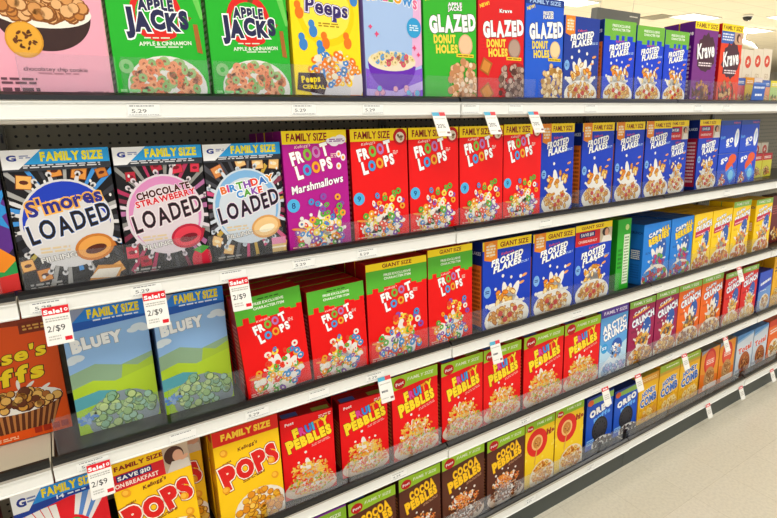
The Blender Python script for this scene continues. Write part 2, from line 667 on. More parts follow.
def flakes(W, Hh, dp, kind, seed=1):
    blue = {'navy': '#1a3a9e', 'green': '#0a3fd6'}.get(kind, '#0d3cc0')
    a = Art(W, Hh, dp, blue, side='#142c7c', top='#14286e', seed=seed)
    fv = .74
    sc_ = ('#b01c3a', '#e8c0c4') if kind == 'save' and W < .22 else ('#e8762a', '#a34812')
    a.panel('L'); a.rect(.1, .05, .9, .74, sc_[0]); a.dashes(.2, .1, .8, .7, 12, sc_[1]); a.text('FLAKES', .5, .87, .7, .035, '#dfe6f6', bold=.03); a.panel('F')
    if kind in ('family', 'giant'):
        a.rect(0, .9, 1, 1, '#ffdc14')
        a.text('FAMILY SIZE' if kind == 'family' else 'GIANT SIZE', .64, .945, .58, .05, '#8a2a12', bold=.03)
    if kind in ('family', 'giant', 'navy'):
        q = 0 if kind != 'navy' else .02
        a.poly([(.03, 1), (.03, .8), (.16, .775), (.29, .8), (.29, 1)], '#f08a1e')
        a.ell(.16, .9, .09, .11, '#f6b45c')
        a.dashes(.07, .83, .25, .96, 4, '#fbe9cf')
    if kind == 'green':
        drip(a, .84, '#72b83e', seed + 4)
        a.text('FREE EXCLUSIVE', .52, .935, .56, .028, '#f2f8ea', bold=.03)
        a.text('CHARACTER ITEM', .52, .89, .56, .028, '#f2f8ea', bold=.03)
        fv = .65
    if kind == 'save':
        a.rect(0, .92, 1, 1, '#ffdc14')
        a.text('GIANT SIZE' if W > .22 else 'FAMILY SIZE', .45, .96, .6, .035, '#8a2a12', bold=.02)
        a.rect(0, .74, .66, .92, '#cf1a22')
        a.rect(.1, .84, .52, .905, '#16226e')
        a.text('SAVE $10', .31, .872, .34, .034, '#f4f4f4', bold=.03)
        a.text('ON BREAKFAST', .33, .79, .5, .03, '#f6dcd8', bold=.02)
        # photograph printed at the corner: a dark-haired person eating
        a.rect(.66, .74, 1, .92, '#c9b79c'); a.ell(.82, .87, .1, .08, '#33211c'); a.ell(.85, .86, .055, .07, '#d8a184')
        a.poly([(.7, .74), (.76, .82), (.95, .82), (1, .76), (1, .74)], '#e9e2d8')
        fv = .6
    a.text("Kellogg's", .5, fv + .105, .26, .026, '#e2566e', rot=4, bold=.02, shear=.25)
    a.text('FROSTED', .5, fv + .045, .64, .062, '#ffffff', rot=9, bold=.06, out='#16255c', ow=.03, shear=.25)
    a.text('FLAKES', .5, fv - .035, .56, .066, '#ffffff', rot=9, bold=.06, out='#16255c', ow=.03, shear=.25)
    a.dashes(.78, fv - .05, .95, fv - .02, 2, '#a9c6f2', rot=5)
    if kind != 'green':
        a.ell(.09, .44, .07, .09, '#7fb4ee'); a.dashes(.05, .42, .13, .46, 2, '#1b3a8c')
    for u, v in ((.86, .55), (.8, .47)):
        a.ell(u, v, .06, .022, '#f0a35c', rot=15)
    # milk splash rising from the bowl of flakes
    a.splash(.5, .2, .34, 6, '#f2efe9', tall=1.5)
    a.pile(.5, .36, .3, .1, 15, 'flake', FFC + ['#f08a1e'], .07, dark='#b0661c')
    a.ell(.5, .1, .47, .26, '#f4f0e6')
    a.pile(.5, .13, .38, .1, 70, 'flake', FFC, .06, dark='#b0661c')
    for u, v in ((.35, .16), (.55, .12), (.66, .18), (.45, .08)):
        a.ell(u, v, .05, .045, '#cf2f22')
    return a.build()

def krave(W, Hh, dp, c, dk, seed=1, save=False):
    a = Art(W, Hh, dp, c, side=dk, top='#e9b51c', seed=seed)
    banner(a, 'FAMILY SIZE', .91, '#ffe014', '#8a5a12', sideways=False)
    a.panel('L'); a.text('Krave', .5, .86, .8, .05, '#e9e2e9', bold=.04); a.dashes(.2, .1, .8, .72, 12, '#d9b9d2'); a.panel('F')
    if save:
        a.rect(0, .76, .6, .91, '#3a62b4'); a.rect(.6, .76, 1, .91, '#c9a184'); a.ell(.8, .84, .1, .1, '#5a3324'); a.ell(.84, .83, .055, .07, '#e3b394')
        a.dashes(.05, .79, .55, .89, 3, '#e9eef8')
    a.text("Kellogg's", .5, .8 if not save else .72, .32, .028, '#e86a6a', bold=.02, shear=.2)
    cv = .66 if not save else .58
    a.burst(.52, cv - .03, .43, .38, 13, '#4a2636', jit=.08)
    a.text('Krave', .52, cv, .7, .17, '#ffffff', rot=7, bold=.035, sp=.02)
    a.dashes(.25, cv - .2, .8, cv - .14, 2, '#f0dfe4')
    for i in range(5):
        a.poly([(.1 + i * .16, .02), (.04 + i * .16, .22 + .05 * (i % 3)), (.14 + i * .16, .16)], '#5a2c1c')
    a.pile(.5, .09, .42, .1, 36, 'pillow', ['#8a4a24', '#c98a4a', '#5a2c1c', '#e0b070'], .06, dark='#3a1a10')
    a.pile(.45, .24, .3, .05, 8, 'pillow', ['#c98a4a', '#8a4a24'], .05, dark='#3a1a10')
    return a.build()

def loaded(W, Hh, dp, kind, seed=1):
    a = Art(W, Hh, dp, '#151214', side='#141214', top='#1a1a24', seed=seed)
    disc, rim = {'s': ('#d9d6d6', '#1c3cba'), 'b': ('#dccfd6', '#d98abc'), 'c': ('#cfd8e2', '#7fb4e0')}[kind]
    colr = {'s': ['#3f8fd6', '#b8a23a', '#3a3a40', '#a8a6a2', '#35353c'], 'b': ['#b06a9a', '#7e2a42', '#8e8c88', '#3a3a40', '#b2305a'], 'c': ['#c9a23c', '#8e3a52', '#5a5a60', '#d0487a', '#45454c']}[kind]
    # rays
    for i in range(26):
        t = 2 * pi * i / 26 + a.r.uniform(-.05, .05)
        r0, r1 = .3, a.r.uniform(.5, .95)
        du, dv = cos(t), sin(t) * .75
        nx, ny = -sin(t) * .012, cos(t) * .012
        c = a.r.choice(colr)
        a.poly([(.5 + du * r0 - nx, .5 + dv * r0 - ny), (.5 + du * r1 - nx * 2, .5 + dv * r1 - ny * 2), (.5 + du * r1 + nx * 2, .5 + dv * r1 + ny * 2), (.5 + du * r0 + nx, .5 + dv * r0 + ny)], c, step=0.3)
    # pieces flying round
    pc = {'s': ['#e0913c', '#c9772a', '#f0b25c'], 'b': ['#d8304a', '#e8485a', '#b8203a'], 'c': ['#e0a35c', '#f0c27c', '#d98a4a']}[kind]
    for u, v in ((.16, .78), (.68, .83), (.9, .82), (.06, .2), (.2, .12), (.92, .1), (.86, .3), (.45, .85)):
        k = a.r.uniform(.07, .1)
        ro = a.r.uniform(20, 70)
        a.ell(u, v, k * 1.12, k * 1.12, '#7a3a1c', rot=ro, n=4); a.ell(u, v, k, k, a.r.choice(pc), rot=ro, n=4, step=.5)
        a.ell(u, v, k * .45, k * .25, {'s': '#5a2412', 'b': '#7a1020', 'c': '#f6e2b8'}[kind], rot=ro - 45, n=8, step=.5)
    for i in range(16):
        a.ell(a.r.uniform(.03, .97), a.r.uniform(.05, .86), .013, .02, '#e9e6e2', n=8, step=.3)
    # disc with milk crown
    for i in range(15):
        t_ = 2 * pi * i / 15 + a.r.uniform(-.12, .12)
        k = a.r.uniform(.42, .52)
        z_ = a.z
        a.ell(.5 + k * cos(t_), .47 + k * .64 * sin(t_), .1, .022, disc, rot=math.degrees(t_), n=10)
        a.z = z_
        a.ell(.5 + (k + .09) * cos(t_), .47 + (k + .09) * .64 * sin(t_), .03, .03, disc, n=8)
        a.z = z_
    a.z += 1
    a.ell(.5, .47, .45, .49, disc, n=32)
    a.ell(.5, .475, .42, .46, rim, n=32)
    if kind == 's':
        a.ell(.5, .41, .42, .38, disc, n=30)
    else:
        a.ell(.5, .44, .38, .42, disc, n=32)
    W_ = '#ffffff'
    if kind == 's':
        a.text("S'mores", .5, .63, .72, .1, '#2a2a86', rot=10, bold=.03, out='#f3b24c', ow=.07, hop=.02)
    elif kind == 'b':
        a.text('CHOCOLATE', .5, .655, .62, .05, '#4a1a16', rot=10, bold=.05, out='#f6e6ea', ow=.05)
        a.text('STRAWBERRY', .52, .6, .7, .045, '#d8202c', rot=10, bold=.04, out='#f6e6ea', ow=.05)
    else:
        cc = ['#e8722c', '#d83a8a', '#3f8fd6', '#5aa53a', '#8a4fb0', '#e8452c', '#2f6fc0', '#f09a2c']
        a.text('BIRTHDAY', .52, .66, .7, .055, cc, rot=10, bold=.05, out=W_, ow=.07, hop=.03)
        a.text('CAKE', .54, .59, .34, .055, cc[2:], rot=8, bold=.05, out=W_, ow=.07)
    a.text('LOADED', .52, .475, .82, .125, '#1c1416', rot=14, bold=.02, out={'s': '#2f6fc0', 'b': '#b06a8a', 'c': '#8a4f9a'}[kind], ow=.02, out2='#e6e3e3', ow2=.07, hop=.025, sp=.14, shear=.12)
    # big filled piece
    a.ell(.72, .28, .2, .15, {'s': '#c9772a', 'b': '#b8203a', 'c': '#e0a35c'}[kind], rot=12)
    a.ell(.72, .28, .17, .12, {'s': '#e9a24c', 'b': '#e03a4c', 'c': '#f2c98a'}[kind], rot=12)
    a.ell(.73, .265, .11, .05, {'s': '#5a2412', 'b': '#7a1020', 'c': '#fff2cf'}[kind], rot=12)
    a.dashes(.2, .27, .48, .32, 2, '#e0c9a0')
    a.text('FILLING', .36, .235, .34, .035, '#f0ece6', rot=6, bold=.03, out='#2a1a18', ow=.04)
    if kind == 's':
        a.poly([(.6, .02), (.72, .14), (.98, .12), (.9, .0)], '#d9933c'); a.poly([(.62, .05), (.72, .11), (.95, .1), (.88, .03)], '#f3e9d8')
    if kind == 'b':
        a.ell(.86, .07, .12, .16, '#d8203a'); a.poly([(.76, .16), (.86, .12), (.97, .17), (.88, .19)], '#4a9a3a')
    if kind == 'c':
        a.rect(.78, .04, .98, .17, '#e9c27a'); a.rect(.78, .11, .98, .17, '#e58ab0'); a.rect(.78, .075, .98, .09, '#fff2d8')
    a.dashes(.05, .02, .35, .07, 2, '#a9a6a2')
    # top banners
    a.rect(0, .855, 1, .92, '#33363c'); a.dashes(.18, .872, .9, .9, 2, '#d9d9dd')
    a.rect(0, .9, 1, 1, '#2a9fe2')
    a.text('FAMILY SIZE', .64, .95, .58, .055, '#f2e62a', bold=.06)
    a.poly([(0, .87), (0, 1), (.36, 1), (.14, .87)], '#f2f2f2')
    a.text('G', .09, .945, .075, .035, '#2a3a92', bold=.05)
    a.dashes(.16, .94, .26, .965, 2, '#7a86b8')
    return a.build()

def apple(W, Hh, dp, seed=1):
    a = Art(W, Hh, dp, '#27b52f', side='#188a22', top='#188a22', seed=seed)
    a.ell(.2, .88, .09, .09, '#d9302a'); a.poly([(.2, .91), (.3, .94), (.24, .95)], '#2f7a22')
    a.burst(.84, .6, .03, .02, 6, '#9a5a24')
    for i in range(5):
        a.poly([(.78 + i * .02, 1), (.97 + i * .008, .6), (.98 + i * .008, .6), (.82 + i * .02, 1)], '#6fd05a', step=.2)
    a.ell(.5, .62, .27, .3, '#e02a24'); a.ell(.5, .6, .22, .24, '#27b52f'); a.ell(.5, .475, .19, .06, '#e02a24')
    a.poly([(.5, .76), (.58, .88), (.62, .87), (.56, .75)], '#7a4a1e')
    a.text('APPLE', .5, .675, .36, .07, '#2a2c52', rot=2, bold=.06, out='#ffffff', ow=.07, hop=.02)
    a.text('JACKS', .5, .565, .64, .115, '#2a2c52', rot=3, bold=.07, out='#ffffff', ow=.06, hop=-.05, sizes=[1.2, 1, 1, .95, .95])
    a.dashes(.34, .435, .62, .45, 1, '#dff3d8', rot=3)
    a.text('APPLE & CINNAMON', .56, .412, .56, .026, '#e9f6e2', rot=4, bold=.03)
    a.dashes(.44, .375, .74, .39, 1, '#dff3d8', rot=3)
    a.poly([(.9, .36), (.88, .56), (.93, .56), (.96, .35)], '#a9682c')
    a.ell(.54, .1, .43, .34, '#e9e6e0', n=30)
    a.pile(.54, .13, .38, .165, 120, 'ring', ['#ef8a5c', '#f0996a', '#e87a4c', '#9cc07a', '#8ab86a', '#f4a878'], .055, dark='#a8603c')
    a.ring(.12, .24, .075, .03, '#86c67a')
    a.dashes(.03, .02, .3, .09, 2, '#8fd98a')
    side_info(a, '#1c9626', '#bfe6b8')
    return a.build()

def glazed(W, Hh, dp, c, dk, sub, cc, fam=False, seed=1, pillows=True):
    a = Art(W, Hh, dp, c, side=dk, top=dk, seed=seed)
    if fam:
        a.rect(0, .93, 1, 1, '#16388c'); a.text('FAMILY SIZE', .5, .962, .8, .035, '#a8c8f2', bold=.03)
    for i in range(7):
        for j in range(9):
            a.ell(.08 + j * .03, .5 + i * .035, .006, .006, dk, n=5, step=0)
    a.text('NEW!', .13, .9, .2, .03, '#ffe03a', rot=18, bold=.04)
    a.text(sub[0], .58, .865, .26, .03, '#ffffff', rot=4, bold=.05, out='#3a1a24', ow=.05)
    if sub[1]:
        a.text(sub[1], .58, .828, .26, .03, '#ffffff', rot=4, bold=.05, out='#3a1a24', ow=.05)
    a.text('GLAZED', .54, .7, .86, .125, '#ffffff', rot=5, bold=.07, out='#3a2a2c', ow=.025, sp=.1, hop=.02)
    a.text('DONUT', .38, .56, .4, .065, '#f6dc4a', rot=3, bold=.06)
    a.text('HOLES', .42, .475, .4, .065, '#f6dc4a', rot=3, bold=.06)
    a.ell(.78, .52, .14, .155, cc[0]); a.ell(.78, .525, .12, .13, cc[1])
    a.rect(.6, .41, .94, .44, '#f3d032'); a.dashes(.63, .417, .92, .433, 1, '#7a5a12')
    if pillows:
        a.ell(.16, .34, .15, .15, '#b5651f', n=4, rot=20); a.ell(.16, .34, .11, .11, '#d98c34', n=4, rot=20)
        a.ell(.18, .1, .16, .16, '#b5651f', n=4, rot=-10); a.ell(.18, .1, .12, .12, '#d98c34', n=4, rot=-10)
    a.ell(.82, .17, .36, .36, dk)
    a.pile(.76, .17, .32, .2, 90, 'ball', cc, .05, dark=cc[2])
    a.rect(.6, .01, .95, .035, '#d9e67a')
    return a.build()

def pebbles(W, Hh, dp, kind, fam, seed=1):
    red = '#ee0a10' if kind == 'fruity' else '#5a2c1c'
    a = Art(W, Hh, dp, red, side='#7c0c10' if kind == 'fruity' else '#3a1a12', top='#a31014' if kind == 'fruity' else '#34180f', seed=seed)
    z0 = a.z
    a.panel('T'); a.rect(.05, .1, .35, .55, '#4a63b8'); a.rect(.62, .1, .95, .5, '#9aa64a' if kind == 'fruity' else '#6a4a2a'); a.panel('F')
    k = .9 if fam else 1
    dv = -.07 if fam else 0
    if fam:
        a.rect(0, .87, 1, 1, '#a3cf2e')
        a.poly([(0, .84), (.25, .85), (.6, .87), (0, .88)], '#a3cf2e')
        a.text('FAMILY SIZE', .62, .935, .56, .035, '#eef6d8', bold=.02, shear=.2)
    a.ell(.17, .93 + dv * .3, .12, .1, '#c9131a' if fam else red); a.text('Post', .17, .93 + dv * .3, .16, .032, '#ffffff', bold=.03, rot=8, shear=.1)
    if not fam:
        a.dashes(.72, .91, .96, .95, 2, '#f3d8d8', rot=6)
    if kind == 'fruity':
        a.text('FRUITY', .56, .83 + dv, .66 * k, .09, ['#ffe02a', '#e0409a', '#3a86e0', '#35b4e6', '#ff9a1c', '#ffe02a'], rot=12, bold=.07, out='#8a0a10', ow=.035, sizes=[1.25, .95, .95, .95, .95, 1.05])
    else:
        a.text('COCOA', .54, .83 + dv, .66 * k, .1, '#ffc81c', rot=12, bold=.07, out='#7a3a08', ow=.035, hop=.02)
    a.text('PEBBLES', .52, .7 + dv, .84 * k, .105, '#ffe02a' if kind == 'fruity' else '#ffc81c', rot=12, bold=.075, out='#8a0a10' if kind == 'fruity' else '#7a3a08', ow=.035, sizes=[1.25, 1, 1, 1, 1, 1, 1])
    a.dashes(.56, .585 + dv, .92, .62 + dv, 2, '#f2a9a0' if kind == 'fruity' else '#b98a6a', rot=12)
    # bowl with heaped crisps and milk
    a.ell(.5, .1, .5, .22, '#e3cdb8')
    cols = RICE if kind == 'fruity' else ['#8a4a24', '#6a3216', '#b06a34', '#4a2010']
    a.splash(.5, .2, .28, 6, '#f3ece4')
    a.pile(.52, .16, .44, .14, 230, 'crumb', cols, .035)
    a.pile(.5, .33, .36, .1, 110, 'crumb', ['#f3b23c', '#f08a2a', '#e8c07a', '#f6d05a'] if kind == 'fruity' else ['#e8782a', '#f09a3a', '#c95a1c', '#e8b07a'], .036)
    side_info(a, '#8e0e12' if kind == 'fruity' else '#48211a', '#d98a4a')
    return a.build()

def crunch(W, Hh, dp, c, kind, seed=1):
    dk = {'blue': '#1458a8', 'yellow': '#e0a80c', 'maroon': '#6a0c3a', 'orange': '#c24a0c', 'red': '#8e0c12'}[kind]
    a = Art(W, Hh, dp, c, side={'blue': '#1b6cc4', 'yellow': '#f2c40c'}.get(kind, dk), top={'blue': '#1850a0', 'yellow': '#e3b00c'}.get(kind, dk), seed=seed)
    a.panel('L')
    a.text("CRUNCH", .5, .86, .8, .04, '#16306e', bold=.03); a.rect(.15, .4, .85, .6, dk); a.dashes(.2, .1, .8, .35, 6, dk); a.dashes(.2, .42, .8, .58, 5, '#f0e8d8')
    a.panel('F')
    v = .83
    if kind in ('maroon', 'orange', 'red') or kind == 'yellow' and seed > 50:
        a.rect(0, .9, 1, 1, '#8fc24e'); a.text('FAMILY SIZE', .5, .95, .7, .04, '#f2f8ea', bold=.02)
        v = .79
    W_ = '#f6f8fc'
    if kind == 'blue':
        a.text("CAP'N", .44, v, .5, .06, W_, rot=10, bold=.06, out='#16306e', ow=.05)
        a.text('ALL', .8, v + .045, .3, .075, '#ffd81c', rot=10, bold=.07, out='#16306e', ow=.05)
        a.text('BERRIES', .56, v - .09, .72, .1, '#ffd81c', rot=12, bold=.07, out='#16306e', ow=.04)
    else:
        a.text("CAP'N", .42, v + .03, .46, .05, W_, rot=12, bold=.05, out='#27408e', ow=.05)
        if kind in ('maroon',):
            a.dashes(.14, v - .06, .76, v - .01, 1, '#ffc42a', rot=12)
        a.text('CRUNCH', .54, v - .07 - (.03 if kind == 'maroon' else 0), .84, .1, W_, rot=12, bold=.06, out='#27408e', ow=.05)
        if kind == 'yellow':
            a.poly([(.1, .58), (.1, .68), (.9, .74), (.9, .64)], '#c91f4a'); a.dashes(.16, .6, .84, .64, 1, '#f6c9d4', rot=6)
    a.dashes(.1, .5, .3, .54, 2, dk)
    # milk splash, blue field and the heap of cereal
    a.ell(.68, .5, .18, .3, '#2c5cb0', rot=-12)
    a.splash(.55, .3, .3, 6, '#f2ede4')
    cc = {'blue': ['#8a3f9a', '#d8304a', '#3f8fd6', '#6fae3a', '#c2406a'], 'maroon': ['#e8a23c', '#c9772a', '#f0c25c'], 'orange': ['#f0c25c', '#c9882a', '#8a4a1c'], 'red': ['#f2c25a', '#e8a23c', '#f6d88a']}.get(kind, ['#e8a23c', '#c9772a', '#f3c86a', '#d8404a'])
    a.pile(.55, .34, .26, .12, 26, 'ball' if kind == 'blue' else 'pillow', cc, .055, dark=dk)
    a.ell(.5, .06, .5, .32, '#efe6d4')
    a.pile(.5, .1, .44, .12, 64, 'ball' if kind in ('blue', 'maroon') else 'pillow', cc, .055, dark='#8a4a1c')
    return a.build()

def pops(W, Hh, dp, save, seed=1):
    a = Art(W, Hh, dp, '#ffcb12', side='#e2a80e', top='#c98e10', seed=seed)
    a.panel('L'); a.ell(.5, .93, .35, .25, '#c9201c'); a.ell(.5, .6, .25, .2, '#d98c1c'); a.dashes(.15, .08, .85, .45, 10, '#a8741a'); a.panel('F')
    if save:
        a.rect(0, .9, 1, 1, '#ffcb12'); a.text('FAMILY SIZE', .36, .95, .6, .035, '#8e1c12', bold=.05)
        a.rect(0, .76, .66, .9, '#d9202a'); a.rect(.06, .835, .5, .89, '#1c2470')
        a.text('SAVE $10', .28, .862, .4, .032, '#ffffff', bold=.04); a.text('ON BREAKFAST', .3, .8, .54, .034, '#ffe6da', bold=.04)
        a.rect(.66, .76, 1, 1, '#c2ab92'); a.ell(.8, .9, .13, .14, '#4a2a20'); a.ell(.85, .89, .07, .09, '#e0a88a'); a.poly([(.68, .76), (.76, .85), (.98, .84), (1, .76)], '#d9cfc4'); a.ell(.93, .86, .06, .03, '#e0a88a', rot=30)
    else:
        a.rect(0, .86, 1, 1, '#dc2418'); a.text('FAMILY SIZE', .5, .93, .74, .055, '#ffd23a', bold=.06)
    q = -.06 if save else 0
    a.text("Kellogg's", .5, .785 + q, .3, .032, '#7a2414', rot=8, bold=.03, shear=.2)
    a.text('CORN', .17, .68 + q, .13, .018, '#7a2414', rot=14, bold=.02)
    a.text('POPS', .51, .58 + q, .84, .17, '#e0201c', rot=13, bold=.075, out='#fff4e0', ow=.045, out2='#a3380c', ow2=.07, sizes=[1.2, .95, 1.05, 1])
    a.dashes(.38, .43 + q, .72, .46 + q, 2, '#8e4a14', rot=10)
    for u, v in ((.14, .78), (.84, .56), (.12, .42), (.88, .4)):
        a.ell(u, v + q, .055, .065, '#f0a01c', rot=30); a.ell(u - .01, v + q + .006, .035, .04, '#ffbf3c', rot=30)
    a.ell(.62, .12, .42, .36, '#f3e9d8')
    a.pile(.62, .14, .36, .18, 70, 'ball', ['#f6b62c', '#f0a01c', '#ffd05c', '#e8921c'], .055, dark='#b0681a')
    return a.build()

def bluey(W, Hh, dp, seed=1):
    a = Art(W, Hh, dp, '#8fb8e6', side='#5c7fb0', top='#3a4668', seed=seed)
    a.poly([(0, .25), (0, .5), (.3, .55), (.6, .5), (1, .56), (1, .25)], '#8fae8c')
    a.poly([(.55, .3), (.62, .5), (.8, .47), (1, .52), (1, .3)], '#a8c63c')
    a.poly([(0, .0), (0, .38), (.25, .42), (.5, .38), (1, .45), (1, 0)], '#b5d432')
    a.poly([(0, .2), (0, .3), (.3, .33), (.5, .3), (.4, .22)], '#5aa8b4')
    a.poly([(.0, .0), (0, .2), (.4, .24), (1, .2), (1, 0)], '#a4cc2c')
    for u, v, k in ((.88, .78, .1), (.8, .76, .07), (.1, .62, .1), (.03, .6, .08), (.95, .76, .08)):
        a.ell(u, v, k, k * .5, '#d6e2ea')
    a.text('BLUEY', .36, .73, .56, .08, '#eef0f0', rot=4, bold=.08, out='#8c98a8', ow=.03, hop=.03, sizes=[1.1, 1, .9, .9, 1])
    a.ell(.56, .08, .44, .36, '#8b9aa2')
    a.pile(.56, .12, .38, .16, 80, 'ball', ['#b3cc8a', '#9abf7a', '#a0c8b0', '#c3d890', '#8ab898'], .055, dark='#5a7a4a')
    a.pile(.1, .12, .12, .03, 14, 'crumb', ['#5f8fd0', '#8fb0d8'], .05)
    a.rect(0, .86, 1, 1, '#2b7fd8'); a.poly([(0, .83), (0, .9), (.6, .9), (1, .875), (1, .86)], '#1f56b0')
    a.text('FAMILY SIZE', .61, .95, .6, .06, '#f3dc2a', bold=.06)
    a.dashes(.36, .885, .9, .905, 1, '#dfe9f6')
    a.poly([(0, .86), (0, 1), (.3, 1), (.05, .86)], '#8e98b4')
    return a.build()

def redswirl(W, Hh, dp, seed=1):
    a = Art(W, Hh, dp, '#e01824', side='#7c0c18', top='#7c0c18', seed=seed)
    for i in range(5):
        t = i * .15
        a.poly([(.5, .3), (.0 + t * .6, .83), (.08 + t * .6, .83)], '#e9e4e0', step=.4)
        a.poly([(.5, .35), (.66 + t * .5, .86), (.75 + t * .5, .86)], ['#e9e4e0', '#5a86c8'][i % 2], step=.4)
    a.ell(.5, .55, .3, .26, '#e01824')
    a.ell(.42, .58, .1, .12, '#f6f2ee'); a.ell(.6, .6, .1, .12, '#2a8a3a')
    a.rect(0, .86, 1, 1, '#2b8fe0'); a.poly([(0, .8), (0, .88), (.6, .9), (1, .9), (1, .87), (.6, .86)], '#1f3f9c')
    a.text('FAMILY SIZE', .62, .95, .6, .06, '#f3dc2a', bold=.06)
    a.text('14', .5, .885, .08, .03, '#e9eef8', bold=.02); a.dashes(.58, .875, .8, .895, 1, '#dfe9f6')
    g_mark(a, .85)
    a.pile(.5, .12, .45, .14, 60, 'ring', ['#f3c86a', '#e8a23c', '#d9882a'], .055, dark='#8a4a14')
    return a.build()

def puffs(W, Hh, dp, seed=1):
    a = Art(W, Hh, dp, '#e2520e', side='#7a2a0c', top='#a83a0c', seed=seed)
    a.poly([(0, .96), (0, 1), (1, 1), (1, .9), (.6, .93)], '#8a3210')
    a.rect(.62, .86, .98, .95, '#7a2c0e'); a.dashes(.66, .88, .94, .93, 2, '#d9a24a')
    a.text("Reese's", .36, .69, 1.0, .1, '#f9d91e', rot=6, bold=.035, out='#3a1408', ow=.03, shear=.15)
    a.text('Puffs', .36, .53, .86, .12, '#f9d91e', rot=6, bold=.045, out='#3a1408', ow=.03, shear=.15)
    a.poly([(.0, .3), (.06, .08), (.8, .08), (.95, .3)], '#5a2a12')
    for i in range(13):
        a.poly([(.02 + i * .072, .3), (.075 + i * .059, .08), (.095 + i * .059, .08), (.06 + i * .072, .3)], '#b5733a', step=.1)
    a.ell(.48, .32, .48, .16, '#f2ece2')
    for k in ((.62, .44, 40), (.5, .46, 90), (.78, .4, 30)):
        a.ell(k[0], k[1], .07, .02, '#f2ece2', rot=k[2])
    a.pile(.46, .32, .44, .08, 70, 'ball', ['#d99a3c', '#a8642a', '#e8b45c', '#6a3418'], .058, dark='#5a2a10')
    for i in range(4):
        a.rect(.58 + i * .1, .03, .66 + i * .1, .08, '#a82c10')
    a.dashes(.02, .02, .4, .05, 2, '#f6c9a0')
    return a.build()

